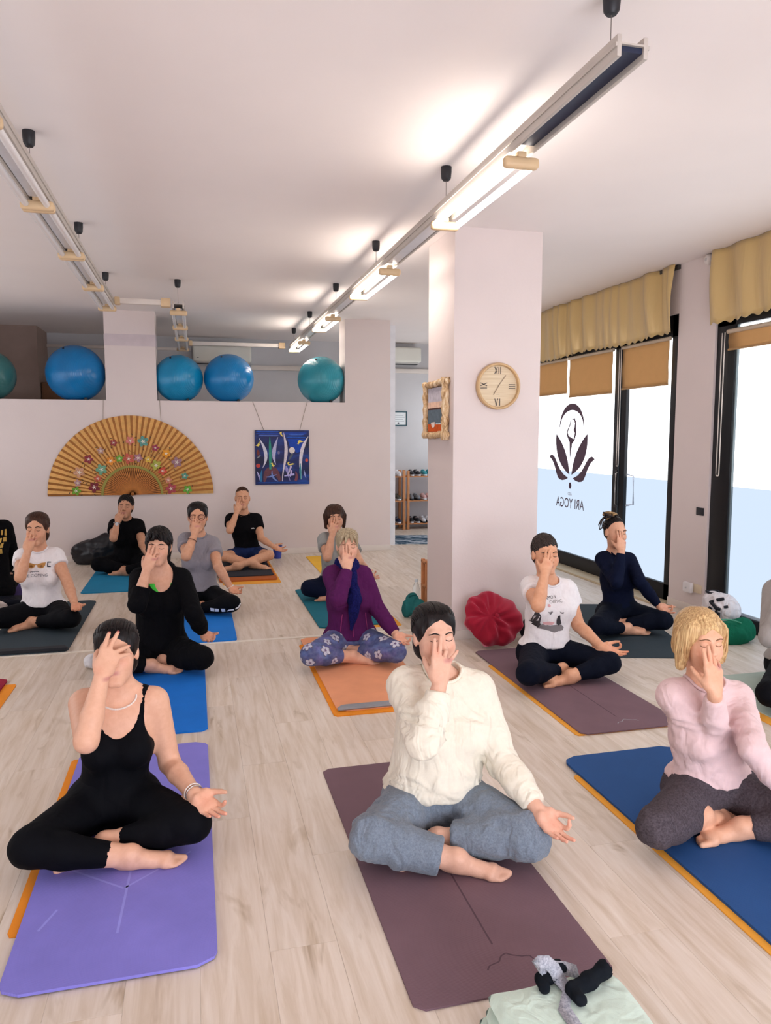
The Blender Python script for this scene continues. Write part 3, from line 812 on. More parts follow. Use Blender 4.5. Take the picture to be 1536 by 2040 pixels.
# half-height partition with a column and a full-height pier
struct(box('wall_back', (XL, 1.935), (YB, YB+.38), (0, 1.968), wallm))
struct(box('wall_back_column', (-1.01, -.42), (YB, YB+.38), (1.968, ZC), wallm))
struct(box('trim_2', (-1.013, -.417), (YB-.004, YB+.38), (2.62, 2.76), plain('band_grey', (206,192,196), .7)))
struct(box('wall_back_pier', (1.935, 2.545), (YB, YB+.38), (0, ZC), wallm))
struct(box('baseboard_back', (XL, 2.55), (YB-.014, YB), (0, .075), trimm, None, .003))
struct(box('trim_3', (2.64, 2.725), (YB+.42, YB+.50), (0, ZC), plain('jamb_white', (236,236,240), .5)))
struct(box('wall_inner', (XL, -2.05), (11.4, YFAR), (0, ZC), plain('brown_paint', (150,128,118), .8)))
# free-standing pillar
struct(box('wall_pillar', (1.86, 2.545), (5.29, 5.91), (0, ZC), wallm))
struct(box('baseboard_pillar', (1.85, 2.555), (5.28, 5.92), (0, .07), trimm, None, .003))
# wall behind the camera and the window wall
WX = (XR, XR+.12)
struct(box('wall_right_pier', WX, (5.47, 5.965), (0, ZC), wallm))
struct(box('wall_right_lintel', WX, (YF, 5.47), (2.62, ZC), wallm)); struct(box('wall_right_beam', WX, (5.965, YFAR), (2.62, ZC), wallm))
struct(box('wall_right_end', WX, (9.75, 10.2), (0, 2.62), wallm))
struct(box('baseboard_right', (XR-.014, XR), (5.47, 5.965), (0, .07), trimm, None, .003))
struct(box('wall_front', (XL, XR), (YF-.12, YF), (0, ZC), wallm))
struct(box('threshold_trim', (XR-.16, XR+.02), (5.97, 9.7), (0, .022), plain('threshold_stone', (196,180,150), .5, 0, .5, .08, 20.), None, .004))
film_up = emit('frosted_glass_upper', (.93,.965,1.), PANE_UP); film_low = emit('frosted_glass_lower', (.70,.83,1.), PANE_LOW); film_line = emit('film_gap', (.95,.98,1.), PANE_UP*1.2)
ZF = 1.142
def pane(parent, y0, y1, z0, z1, x=XR+.055):
    box('glass_upper', (x, x+.008), (y0, y1), (ZF+.014, z1), film_up, parent); box('glass_lower', (x, x+.008), (y0, y1), (z0, ZF-.014), film_low, parent)
    box('film_gap', (x, x+.008), (y0, y1), (ZF-.014, ZF+.014), film_line, parent)
def wframe(name, y0, y1, posts, bottoms, ztop=2.62, fx=(XR+.02, XR+.10)):
    r = bpy.data.objects.new(name, None); COL.objects.link(r); r.location = (XR, (y0+y1)/2, 0); struct(r)
    ps = []
    def add(nm, yr, zr, fxx=fx, m=frame_m): o = box(nm, fxx, yr, zr, m, None, .004); keep(o, r); return o
    for a, b in posts: add('post', (a, b), (0, ztop))
    add('top_rail', (y0, y1), (2.425, ztop)); add('bottom_rail', (y0, y1), (0, bottoms))
    return r
d1 = wframe('door_1', 5.965, 9.75, [(5.965,6.075),(6.80,7.02),(9.64,9.75)], .17)
for y0, y1 in ((6.075, 6.80), (7.02, 9.64)):
    e = bpy.data.objects.new('pane', None); COL.objects.link(e); e.parent = d1; e.matrix_parent_inverse = Matrix.Translation(d1.location).inverted()
    pane(e, y0, y1, .17, 2.425)
# door leaf bead, grey stile groove and lock handle on the middle post
keep(box('stile_groove', (XR+.012, XR+.021), (6.895, 6.91), (.02, 2.5), plain('groove', (54,64,72), .4)), d1)
hd = keep(box('lock_plate', (XR+.008, XR+.022), (6.915, 6.955), (.80, 1.19), plain('lock_black', (20,22,28), .25)), d1)
hb = ribbon_tube('lock_bar', [V(XR+.02, 6.905, 1.17), V(XR-.012, 6.902, 1.155), V(XR-.016, 6.90, 1.0), V(XR-.012, 6.902, .84), V(XR+.02, 6.905, .825)], .007, plain('satin_metal', (176,172,168), .3, .8), None, 8); keep(hb, d1)
ph = ribbon_tube('pull_handle', [V(XR+.05, 6.74, 1.15), V(XR+.02, 6.74, 1.15), V(XR+.015, 6.62, 1.145), V(XR+.015, 6.61, .86), V(XR+.02, 6.74, .84), V(XR+.05, 6.74, .84)], .009, plain('pale_handle', (196,206,222), .5), None, 8); keep(ph, d1)
w2 = wframe('window_2', 2.0, 5.47, [(5.25,5.47),(2.0,2.12)], .10)
e = bpy.data.objects.new('pane', None); COL.objects.link(e); e.parent = w2; e.matrix_parent_inverse = Matrix.Translation(w2.location).inverted()
pane(e, 2.12, 5.25, .12, 2.425)
keep(box('bead', (XR+.044, XR+.056), (2.12, 5.25), (.10, .122), plain('bead_white', (210,222,232), .4)), w2)
keep(box('bead', (XR+.03, XR+.05), (5.235, 5.252), (.10, 2.5), plain('bead_grey', (96,108,112), .4)), w2)
w3 = wframe('window_3', -2.2, 1.8, [(1.68,1.8),(-2.2,-2.1)], .10)
e = bpy.data.objects.new('pane', None); COL.objects.link(e); e.parent = w3; e.matrix_parent_inverse = Matrix.Translation(w3.location).inverted()
pane(e, -2.1, 1.68, .12, 2.425)
struct(box('wall_right_mullion', WX, (1.8, 2.0), (0, 2.62), wallm))
w4 = wframe('window_4', 10.2, 12.1, [(10.2,10.3),(12.0,12.1)], .10)
e = bpy.data.objects.new('pane', None); COL.objects.link(e); e.parent = w4; e.matrix_parent_inverse = Matrix.Translation(w4.location).inverted()
pane(e, 10.3, 12.0, .12, 2.425)
# added row of glowing windows, out of view, as fill light from the left
w6 = bpy.data.objects.new('added_window_left', None); COL.objects.link(w6); w6.location = (XL, 5., 0); struct(w6)
keep(box('glass', (XL+.004, XL+.012), (1.0, 9.3), (.9, 2.3), emit('fill_glass_left', (.97,.97,1.0), LEFTW)), w6)
for y in (.95, 3.0, 5.1, 7.2, 9.3): keep(box('post', (XL+.001, XL+.04), (y, y+.05), (.85, 2.35), frame_m), w6)
for z in (.85, 2.3): keep(box('rail', (XL+.001, XL+.04), (.95, 9.35), (z, z+.05), frame_m), w6)
# added glowing window, unseen behind the camera, as fill light from the front
w5 = bpy.data.objects.new('added_window_front', None); COL.objects.link(w5); w5.location = (.6, YF, 0); struct(w5)
fill_front = emit('fill_glass_front', (.93,.97,1.08), SIDE)
keep(box('glass', (-.4, 3.8), (YF+.004, YF+.012), (.25, 1.5), fill_front), w5)
for x in (-.45, 1.65, 3.8): keep(box('post', (x, x+.05), (YF+.001, YF+.04), (.2, 1.55), frame_m), w5)

# ------------------------------------------------------------------ suspended tracks and fluorescent lamps
alum = plain('track_aluminium', (196,188,180), .45, .3, .5, .03); beige = plain('lamp_holder_beige', (216,186,146), .5); capm = plain('cap_black', (20,20,28), .5)
tray_m = plain('reflector_white', (226,226,230), .3, .2); navy_in = plain('track_inside', (24,34,62), .5); wire_m = plain('wire_grey', (120,110,104), .4, .5)
tube_on = emit('tube_lit', (1.,.90,.80), TUBE); tube_off = plain('tube_frosted', (232,228,226), .25, 0, .6, .01)
ZT = 2.815
def track(label, x, y0, y1, caps, dark=None):
    r = root('light_track', (x, (y0+y1)/2, ZT), label, 'light track')
    def add(nm, xr, yr, zr, m, bev=0.): return keep(box(nm, xr, yr, zr, m, None, bev), r)
    for s in (-1, 1):
        add('side_rail', (x+s*.048-.008, x+s*.048+.008), (y0, y1), (ZT-.05, ZT+.018), alum, .003); add('lip', (x+s*.058-.003, x+s*.058+.003), (y0, y1), (ZT-.02, ZT-.008), alum)
    add('web', (x-.042, x+.042), (y0, y1), (ZT-.012, ZT-.006), alum)
    if dark: add('open_channel', (x-.040, x+.040), dark, (ZT-.03, ZT-.0125), navy_in)
    for y in caps:
        keep(lathe('ceiling_cap', [(.0,-.075),(.018,-.074),(.027,-.062),(.03,-.03),(.03,0)], capm, None, 16, (x, y, ZC)), r)
        keep(lathe('wire', [(.0017, ZT), (.0017, ZC-.07)], wire_m, None, 6, (x, y, 0)), r)
    return r
def lamp(label, x, y0, y1, on, group, tray=True, tubes=True):
    r = root('fluorescent_lamp', (x, (y0+y1)/2, ZT-.05), label, 'lamp', group)
    for y in (y0+.012, y1-.012):
        keep(box('lamp_holder', (x-.082, x+.082), (y-.022, y+.022), (ZT-.115, ZT-.066), beige, None, .02, 3), r)
        keep(box('holder_neck', (x-.02, x+.02), (y-.018, y+.018), (ZT-.07, ZT-.045), beige, None, .006), r)
    if tray: keep(box('reflector_tray', (x-.034, x+.034), (y0+.03, y1-.03), (ZT-.052, ZT-.046), tray_m), r)
    if tubes:
        for s in (-1, 1):
            t = lathe('tube', [(.016, -(y1-y0)/2+.04), (.0165, -(y1-y0)/2+.05), (.0165, (y1-y0)/2-.05), (.016, (y1-y0)/2-.04)], tube_on if on else tube_off, None, 12, (x+s*(.064 if on else .05), (y0+y1)/2, ZT-.09), np.array([[1,0,0],[0,0,1],[0,-1,0]], float)); keep(t, r)
    return r
XA, XB, XC_ = 1.41, -.75, -.11
track('long suspended aluminium track carrying the lit tubes past the pillar', XA, 2.30, 10.85, [2.44, 4.17, 5.85, 7.55, 9.29, 10.8], (2.31, 3.12))
for y0, y1, w in ((3.15,4.2,'lit twin-tube fluorescent lamp next to the bare dark end of the track'),(5.42,6.5,'lit twin-tube fluorescent lamp second along the lit track'),(7.72,8.62,'lit twin-tube fluorescent lamp third along the lit track'),(9.8,10.78,'lit twin-tube fluorescent lamp above the teal ball, behind the partition')):
    lamp(w, XA, y0, y1, True, 'lit lamps', False)
for i, (y0, y1) in enumerate(((4.2,5.42),(6.5,7.72),(8.62,9.8))):
    t = keep(box('reflector_tray', (XA-.036, XA+.036), (y0+.05, y1-.05), (ZT-.045, ZT-.038), tray_m), bpy.data.objects['light_track'])
track('suspended track of unlit tubes over the white T-shirt sitter', XB, 1.0, 7.68, [2.5, 4.2, 5.87, 7.56])
for i, (y0, y1) in enumerate(((1.02,2.10),(2.12,3.22),(3.24,4.35),(4.37,5.47),(5.49,6.58),(6.60,7.64))):
    lamp('unlit twin-tube fluorescent lamp on the long dark track, ' + ('sixth from the short cross bar', 'fifth from the short cross bar', 'fourth from the short cross bar', 'third from the short cross bar', 'second from the short cross bar', 'next to the short cross bar')[i], XB, y0, y1, False, 'unlit lamps on the dark track')
track('short suspended track of unlit tubes running over the blue balls', XC_, 7.70, 11.05, [7.53+.2])
for i, (y0, y1) in enumerate(((7.72,8.77),(8.79,9.80),(9.82,11.0))):
    lamp('unlit twin-tube fluorescent lamp on the short track, ' + ('next to the short cross bar', 'between the other two', 'behind the partition')[i], XC_, y0, y1, False, 'unlit lamps on the short track')
for lab, x0, x1, y in (('short white cross bar joining the two unlit light tracks', XB+.09, XC_-.13, 7.70), ('long white cross bar behind the partition joining short and lit tracks', XC_+.11, XA-.17, 10.95)):
    r = root('cross_bar', ((x0+x1)/2, y, ZT), lab, 'light track')
    keep(box('bar', (x0, x1), (y-.03, y+.03), (ZT-.03, ZT+.02), trimm, None, .004), r); keep(box('joint', (x1-.03, x1+.06), (y-.05, y+.05), (ZT-.045, ZT+.035), beige, None, .01), r); keep(box('joint', (x0-.03, x0+.02), (y-.04, y+.04), (ZT-.04, ZT+.03), beige, None, .01), r)

# ------------------------------------------------------------------ yoga mats
def foam(name, srgb, rough=.85):
    if name in _M: return _M[name]
    c = s2l(*srgb); m, N, L, b = base(name, c, rough, 0, .25)
    v = texco(N, L); f = noise(N, L, v, 3., 4, .6); L.new(ramp(N, L, f, [(.3, tuple(x*.90 for x in c)), (.7, tuple(min(1, x*1.06) for x in c))]), b.inputs['Base Color'])
    w = N.new('ShaderNodeTexWave'); w.inputs['Scale'].default_value = 70.; w.bands_direction = 'Y'; L.new(v, w.inputs['Vector'])
    bump(N, L, b, w.outputs['Fac'], .0005); _M[name] = m; return m
def mat_mesh(name, w, l, t, mat, parent=None, rad=.03, curl=0., back=0., wave=0., under=None):
    """slab with rounded corners; curl > 0 lifts and rolls over the near edge, back the far one"""
    nx, nyy = 14, 64; top = []
    ys = np.linspace(0, l, nyy)
    def lift(s, c):                  # s: distance from the edge
        return 0. if c <= 0 or s > c*2.2 else c*.42*((1-s/(c*2.2))**2)
    vs = []
    for side in (0, 1):
        for y in ys:
            ed = min(y, l-y); ins = 0. if ed > rad else rad-math.sqrt(max(0, rad*rad-(rad-ed)**2))
            for i in range(nx):
                x = (-.5+i/(nx-1))*(w-2*ins)
                z = lift(y, curl)+lift(l-y, back)+wave*math.sin(y*9+x*4)*.5+(wave*.5 if wave else 0)
                vs.append((x, y-l/2, z+(t if side else 0.)))
    n = nx*nyy; fs = []; mi = []
    for j in range(nyy-1):
        for i in range(nx-1):
            a = j*nx+i; fs.append((n+a, n+a+1, n+a+nx+1, n+a+nx)); mi.append(0); fs.append((a, a+nx, a+nx+1, a+1)); mi.append(1 if under else 0)
    for j in range(nyy-1):
        a = j*nx; fs.append((a, n+a, n+a+nx, a+nx)); mi.append(0); a = j*nx+nx-1; fs.append((a, a+nx, n+a+nx, n+a)); mi.append(0)
    for i in range(nx-1):
        fs.append((i, i+1, n+i+1, n+i)); mi.append(0); a = (nyy-1)*nx+i; fs.append((a, n+a, n+a+1, a+1)); mi.append(0)
    o = mk(name, vs, fs, [mat]+([under] if under else []), parent, False)
    if under:
        for p, k in zip(o.data.polygons, mi): p.material_index = k
    return o
def ymat(label, x0, x1, y0, y1, mat, t=.006, z=.0, rot=0., rad=.03, **k):
    o = mat_mesh('yoga_mat', x1-x0, y1-y0, t, mat, None, rad, **k); o.location = ((x0+x1)/2, (y0+y1)/2, z+.0003); o.rotation_euler[2] = math.radians(rot)
    return tag(o, label, 'yoga mat')
purple_m, plum_m, blue_m, bright_m = foam('mat_purple', (134,128,214)), foam('mat_plum', (122,96,105)), foam('mat_blue', (40,82,140)), foam('mat_bright_blue', (18,112,208))
orange_m, peach_m, grey_m, dgrey_m, teal_m, sage_m, red_m = foam('mat_orange', (238,146,40)), foam('mat_peach', (238,164,124)), foam('mat_grey_back', (150,152,158)), foam('mat_slate', (52,64,72)), foam('mat_teal', (22,108,128)), foam('mat_sage', (176,190,178)), foam('mat_red', (146,20,52))
under_m = foam('mat_orange_under', (236,164,60))
ymat('orange under-mat showing along the edge of the purple mat', -.600, -.02, 2.40, 3.72, orange_m, .004, 0, 0, .01)
pm = ymat('purple yoga mat with faint alignment lines under the tank-top sitter', -.567, .032, 2.12, 3.77, purple_m, .009, .004, 0, .06)
ln = plain('mat_line', (148,146,226), .8)
for a, b in (((.0,-.62),(.02,-.12)), ((.0,-.38),(-.24,-.18)), ((.0,-.38),(.22,-.20)), ((-.24,-.55),(-.20,-.45))):
    a, b = V(*a), V(*b); d = nrm(b-a); n = V(-d[1], d[0])*.004
    mk('alignment_line', [(*(a+n), .0092), (*(a-n), .0092), (*(b-n), .0092), (*(b+n), .0092)], [(0,1,2,3)], ln, pm)
m2 = ymat('plum yoga mat with a centre line under the cream-sweatshirt sitter', .540, 1.147, 1.80, 3.32, plum_m, .006)
gr = plain('mat_groove', (84,62,72), .9)
mk('centre_line', [(-.003,-.56,.0062),(.003,-.56,.0062),(.003,.3,.0062),(-.003,.3,.0062)], [(0,1,2,3)], gr, m2)
def lotus(parent, x, y, z, s, m):
    # engraved roof-like emblem
    pts = [(-.5,0),(-.42,.1),(-.2,.16),(-.1,.3),(.02,.36),(.12,.28),(.3,.2),(.46,.18),(.5,.06)]
    for i in range(len(pts)-1):
        a, b = V(*pts[i])*s, V(*pts[i+1])*s; d = nrm(b-a); n = V(-d[1], d[0])*.0025
        mk('emblem_line', [(x+(a+n)[0], y+(a+n)[1], z), (x+(a-n)[0], y+(a-n)[1], z), (x+(b-n)[0], y+(b-n)[1], z), (x+(b+n)[0], y+(b+n)[1], z)], [(0,1,2,3)], m, parent)
lotus(m2, .02, -.66, .0063, .15, gr)
ymat('orange under-mat along the edge of the dark blue mat', 1.634, 2.22, 1.35, 2.98, under_m, .004, 0, 0, .01)
ymat('dark blue ribbed yoga mat under the pink-sweater sitter', 1.665, 2.27, 1.45, 3.15, blue_m, .010, .004, 0, .07)
ymat('bright blue foam mat under the black-hoodie sitter', -.575, .036, 3.93, 5.61, bright_m, .010, 0, 0, .03)
ymat('orange under-mat projecting below the peach mat', .716, 1.32, 3.96, 5.42, orange_m, .008, 0, 0, .015)
ymat('peach orange mat with a curled grey-backed end under the floral-leggings sitter', .745, 1.345, 4.01, 5.57, peach_m, .006, .008, 0, .05)
ymat('yellow under-mat along the edge of the plum mat by the pillar', 1.882, 2.46, 3.39, 4.62, under_m, .004, 0, 0, .01)
m6 = ymat('plum yoga mat with a centre line under the printed T-shirt sitter', 1.91, 2.515, 3.385, 4.94, plum_m, .006, .004)
mk('centre_line', [(-.003,-.6,.0062),(.003,-.6,.0062),(.003,.3,.0062),(-.003,.3,.0062)], [(0,1,2,3)], gr, m6); lotus(m6, .02, -.69, .0063, .13, grey_m)
ymat('slate green mat under the navy-top sitter by the glass door', 3.02, 3.62, 4.46, 6.12, dgrey_m, .006, 0, -16.5)
ymat('slate mat with a dark rolled near end under the sunglasses T-shirt sitter', -1.52, -.915, 5.66, 7.38, dgrey_m, .012, 0, 0, .06, curl=0.)
ymat('violet mat under the yellow-lettered hoodie sitter', -2.10, -1.50, 6.85, 8.4, foam('mat_violet', (74,58,120)), .006)
ymat('teal blue mat with a raised near end under the wristwatch sitter', -1.11, -.5, 7.75, 9.40, foam('mat_teal_blue', (24,124,166)), .010, 0, 0, .03)
ymat('blue foam mat under the grey T-shirt sitter with glasses', -.325, .283, 5.66, 7.35, foam('mat_sky', (24,120,214)), .014, 0, 0, .04)
ymat('yellow under-mat below the two mats of the man in shorts', .26, .862, 7.84, 9.3, under_m, .004, 0, 0, .01)
ymat('rust brown mat below the black mat of the man in shorts', .23, .838, 7.98, 9.55, foam('mat_rust', (176,92,42)), .017, .004, 0, .02)
ymat('black mat on top of the rust mat under the man in shorts', .215, .815, 8.16, 9.5, foam('mat_black', (44,46,54)), .010, .022, 0, .02)
ymat('orange under-mat at the corner of the chestnut-bob sitter\'s teal mat', 1.01, 1.615, 5.80, 7.1, under_m, .004, 0, 0, .01)
ymat('teal mat under the chestnut-bob sitter', .945, 1.56, 5.86, 7.39, teal_m, .010, .004, 0, .03)
ymat('yellow mat lying by the back partition', 1.35, 1.92, 8.15, 9.45, foam('mat_yellow', (242,190,64)), .006)
ymat('yellow under-mat by the grey-jumper sitter', 2.96, 3.55, 2.75, 3.95, under_m, .005, 0, 0, .01)
ymat('sage green mat under the grey-jumper sitter', 3.03, 3.63, 2.8, 4.03, sage_m, .006, .005)
ymat('orange under-mat beside a dark red mat', -1.70, -1.104, 3.4, 4.985, orange_m, .004, 0, 0, .01)
ymat('dark red mat on an orange under-mat', -1.77, -1.172, 3.5, 5.09, red_m, .010, .004, 0, .05)
# printed rugs in the passage
def rug_mat():
    m, N, L, b = base('rug_print', (1,1,1), .95, 0, .1)
    w = N.new('ShaderNodeTexNoise'); w.inputs['Scale'].default_value = 3.; w.inputs['Distortion'].default_value = 2.5; w.inputs['Detail'].default_value = 2.; L.new(texco(N, L, (1,3.2,1), 'Object', (0,0,.5)), w.inputs['Vector'])
    L.new(ramp(N, L, w.outputs['Fac'], [(.40, s2l(34,58,78)), (.5, s2l(70,98,118)), (.56, s2l(176,184,194))]), b.inputs['Base Color']); return m
def rolled_end(parent, w, l, z, mat, dep=.085, lift=.012):
    # the near end folded back over the mat, showing its underside
    n = 20; vs = []; fs = []
    for i in range(n):
        x = -w/2+.002+(w-.004)*i/(n-1); e = min(x+w/2, w/2-x); d = dep*min(1, math.sqrt(max(0, 1-max(0, 1-e/.06)**2))*.8+.2)
        for y, zz in ((0,.001),(-.004,.006),(-.001,lift+.004),(d*.5,lift+.003),(d,.004),(d,.0005)): vs.append((x, -l/2+y, z+zz))
    for i in range(n-1):
        for k in range(6): fs.append((i*6+k, i*6+(k+1) % 6, (i+1)*6+(k+1) % 6, (i+1)*6+k))
    fs += [tuple(range(5, -1, -1)), tuple((n-1)*6+k for k in range(6))]
    return mk('rolled_end', vs, fs, mat, parent, False)
for o_ in [o for o in COL.objects if o.name.startswith('yoga_mat')]:
    if o_['label'].startswith('peach'): rolled_end(o_, .60, 1.56, .006, grey_m, .085)
    if o_['label'].startswith('slate mat'): rolled_end(o_, .605, 1.72, .012, plain('mat_black_back', (14,18,28), .8), .15, .02)
rgm = rug_mat()
o = mat_mesh('rug', .72, .95, .006, rgm, None, .01); o.location = (3.02, 10.66, .0003); o.rotation_euler[2] = math.radians(-12); tag(o, 'blue patterned rug on the passage floor by the shoe racks', 'rug')
# ------------------------------------------------------------------ folded mint blanket with strap and socks in front
mint = cloth('mint_fleece', (206,226,212), .003, 300., 1., .08, .4)
br = root('blanket', (.93, 1.60, 0), 'folded mint green fleece blanket lying on the end of the plum mat', 'blanket')
def fold_layer(z, t, x0, x1, y0, y1, nm='fold', seed=0):
    nx, ny_ = 22, 18; rs = np.random.RandomState(seed); vs = []; fs = []
    for s in (0, 1):
        for j in range(ny_):
            for i in range(nx):
                u, v = i/(nx-1), j/(ny_-1); e = min(u, 1-u, v, 1-v)
                r = min(1, e/.06); zz = z+t*.5+(t*.5*math.sqrt(max(0, 1-(1-r)**2))*(1 if s else -1))
                zz += .003*math.sin(u*9+seed)*math.sin(v*7+seed*2)
                cx_, cy_ = u*2-1, v*2-1; rr_ = (abs(cx_)**14+abs(cy_)**14)**(1/14.); k2 = max(abs(cx_), abs(cy_))/rr_ if rr_ > 0 else 1.
                vs.append(((x0+x1)/2+(x1-x0)/2*cx_*k2+.004*math.sin(v*6+seed), (y0+y1)/2+(y1-y0)/2*cy_*k2+.004*math.sin(u*7+seed*3), zz))
    n = nx*ny_
    for j in range(ny_-1):
        for i in range(nx-1):
            a = j*nx+i; fs += [(n+a, n+a+1, n+a+nx+1, n+a+nx), (a, a+nx, a+nx+1, a+1)]
    rim = [i for i in range(nx)]+[j*nx+nx-1 for j in range(1, ny_)]+[(ny_-1)*nx+i for i in range(nx-2, -1, -1)]+[j*nx for j in range(ny_-2, 0, -1)]
    for a, b in zip(rim, rim[1:]+rim[:1]): fs.append((a, b, n+b, n+a))
    o = mk(nm, vs, fs, mint, None, True); keep(o, br); return o
pA, pB = px_z(952, 1952, .10), px_z(1232, 1942, .10)
bx0, bx1, by1 = pA[0], pB[0], (pA[1]+pB[1])/2
br.location = ((bx0+bx1)/2, by1-.25, 0)
for k_ in range(3):
    fold_layer(.007+k_*.031, .033, bx0-(.025, .012, 0)[k_], bx1+(.01,.012,.0)[k_], by1-.5, by1-(.0,.004,.0)[k_], 'fold', k_+1)
ZB = .103
def strip(name, pts, wid, mat, parent, th=.0022):
    """flat cloth band along pts; wid along the given side vector"""
    vs = []; fs = []; n = len(pts)
    for i, (p, sdv) in enumerate(pts):
        p, sdv = V(*p), nrm(V(*sdv)); t = nrm(V(*pts[min(i+1, n-1)][0])-V(*pts[max(i-1, 0)][0])); up = np.cross(sdv, t)
        for a, b in ((-1, 0), (1, 0), (1, 1), (-1, 1)): vs.append(p+sdv*wid/2*a+up*th*b)
    for i in range(n-1):
        for k in range(4): fs.append((i*4+k, i*4+(k+1) % 4, (i+1)*4+(k+1) % 4, (i+1)*4+k))
    fs += [(3,2,1,0), tuple((n-1)*4+k for k in range(4))]
    return mk(name, vs, fs, mat, parent, True)
greyst = cloth('grey_strap', (184,184,192), .001, 900., .95, .3, .1, 9., (132,134,144))
sp = px_z(1125, 2010, ZB); tp = px_z(1110, 1935, ZB)
Ys = tp[1]-.045
L_ = lambda x, y, dy=0.: px_y(x, y, Ys+dy)
P0 = [(V(sp[0], by1-.5, ZB+.001), (1,.0,0)), (V(sp[0], by1-.3, ZB+.001), (1,.0,0)), (V(sp[0]-.002, sp[1], ZB+.001), (1,.05,0)), (V(L_(1120,1975)[0], Ys-.03, ZB+.004), (1,.1,0)), (L_(1114,1950), (.95,.1,.3)), (L_(1104,1930), (.8,.2,.55)),
      (L_(1090,1917,-.005), (.35,.3,.9)), (L_(1074,1917,-.01), (-.1,.3,.95)), (L_(1068,1926,.0), (-.5,.4,.8)), (L_(1080,1930,.012), (0,.5,.85)), (L_(1105,1928,.02), (0,.6,.8)), (L_(1130,1930,.022), (.1,.7,.7)), (L_(1152,1936,.022), (.1,.8,.55))]
st = strip('strap', P0, .034, greyst, None); tag(st, 'looped grey yoga strap lying over the mint blanket', 'strap')
sockm = cloth('sock_black', (20,24,30), .003, 700.)
def sock(label, a, b, c, d):
    pr = [rc(a, b, .017, .017, .015), rc(b, c, .017, .019, .015), rc(c, d, .019, .024, .015), dict(el(d+nrm(d-c)*.016, V(.02,.02,.02), .006), sub=True)]
    v, q = mesh_sdf(pr, .0045, None, lambda v: .004*vnoise(v, 16, 5)); v[:,2] = np.maximum(v[:,2], ZB+.001)
    o = fast_mesh('sock', v, q, sockm); return tag(o, label, 'sock')
q1, q2, q3 = px_z(1150, 1982, ZB+.015), px_z(1172, 1956, ZB+.018), px_z(1206, 1928, ZB+.035)
sock('black sock with an open cuff lying by the blanket corner', q1+V(0,-.015,0), q1+V(.0,.02,.0), q2, q3)
q1, q2, q3 = px_z(1084, 1968, ZB+.013), px_z(1080, 1950, ZB+.014), px_z(1098, 1940, ZB+.015)
sock('crumpled black sock under the looped grey strap', q1+V(0,0,0), q2, q3, q3+V(.03,.015,.0))

# ------------------------------------------------------------------ valances, blinds, logo
satin, N, L, b = base('gold_satin', s2l(204,174,116), .27, .12, .6, 0, .2); _M['gold_satin'] = satin
bump(N, L, b, noise(N, L, texco(N, L, (5,5,.7)), 2., 2, .5, .8), .010)
def valance(label, y0, y1, z0, z1):
    n = int((y1-y0)*70); vs = []; fs = []; rows = 14
    for s in (0, 1):
        for j in range(rows):
            v = j/(rows-1)
            for i in range(n):
                y = y0+(y1-y0)*i/(n-1); q = (y-y0)*1.
                amp = .008+.020*(1-abs(v-.4))*(.6+.4*math.sin(q*3.3+.7))
                x = XR-.06-amp*(1.1*math.sin(q*14+2.2*math.sin(q*3.7)+1.2*v)+.55*math.sin(q*33+2.4*math.sin(q*6.1)+2.0*v))-.012*math.sin(v*3.14)
                z = z1-(z1-z0)*v+(.010*math.sin(q*60)*(v > .96))+.012*math.sin(q*4.3+1)*v
                vs.append((x+(.003 if s else 0), y, z))
    m = n*rows
    for j in range(rows-1):
        for i in range(n-1):
            a = j*n+i; fs += [(a, a+1, a+n+1, a+n), (m+a, m+a+n, m+a+n+1, m+a+1)]
    rim = [i for i in range(n)]+[j*n+n-1 for j in range(1, rows)]+[(rows-1)*n+i for i in range(n-2, -1, -1)]+[j*n for j in range(rows-2, 0, -1)]
    for a, b in zip(rim, rim[1:]+rim[:1]): fs.append((a, m+a, m+b, b))
    r = root('valance', (XR-.05, (y0+y1)/2, z0), label, 'valance')
    keep(mk('cloth', vs, fs, satin, None, True), r); keep(box('batten', (XR-.035, XR), (y0, y1), (z1-.035, z1), plain('batten_dark', (48,44,40), .6)), r)
    return r
valance('gathered gold satin valance above the glass door with the logo', 5.965, 9.72, 2.44, ZC-.002)
valance('gathered gold satin valance above the window by the white bag', 1.5, 5.452, 2.46, ZC-.002)
blindm = plain('blind_tan', (206,166,116), .85, 0, .2, .03, 10.); rollm = plain('roller_tube', (196,178,156), .5)
def translucent(m, col, f):
    N, L = m.node_tree.nodes, m.node_tree.links; t = N.new('ShaderNodeBsdfTranslucent'); t.inputs[0].default_value = (*col, 1); x = N.new('ShaderNodeMixShader'); x.inputs[0].default_value = f
    o = N['Material Output']; L.new(N['Principled BSDF'].outputs[0], x.inputs[1]); L.new(t.outputs[0], x.inputs[2]); L.new(x.outputs[0], o.inputs[0])
translucent(blindm, s2l(214,184,144), .34)
chainm = plain('chain_pale', (214,204,194), .4)
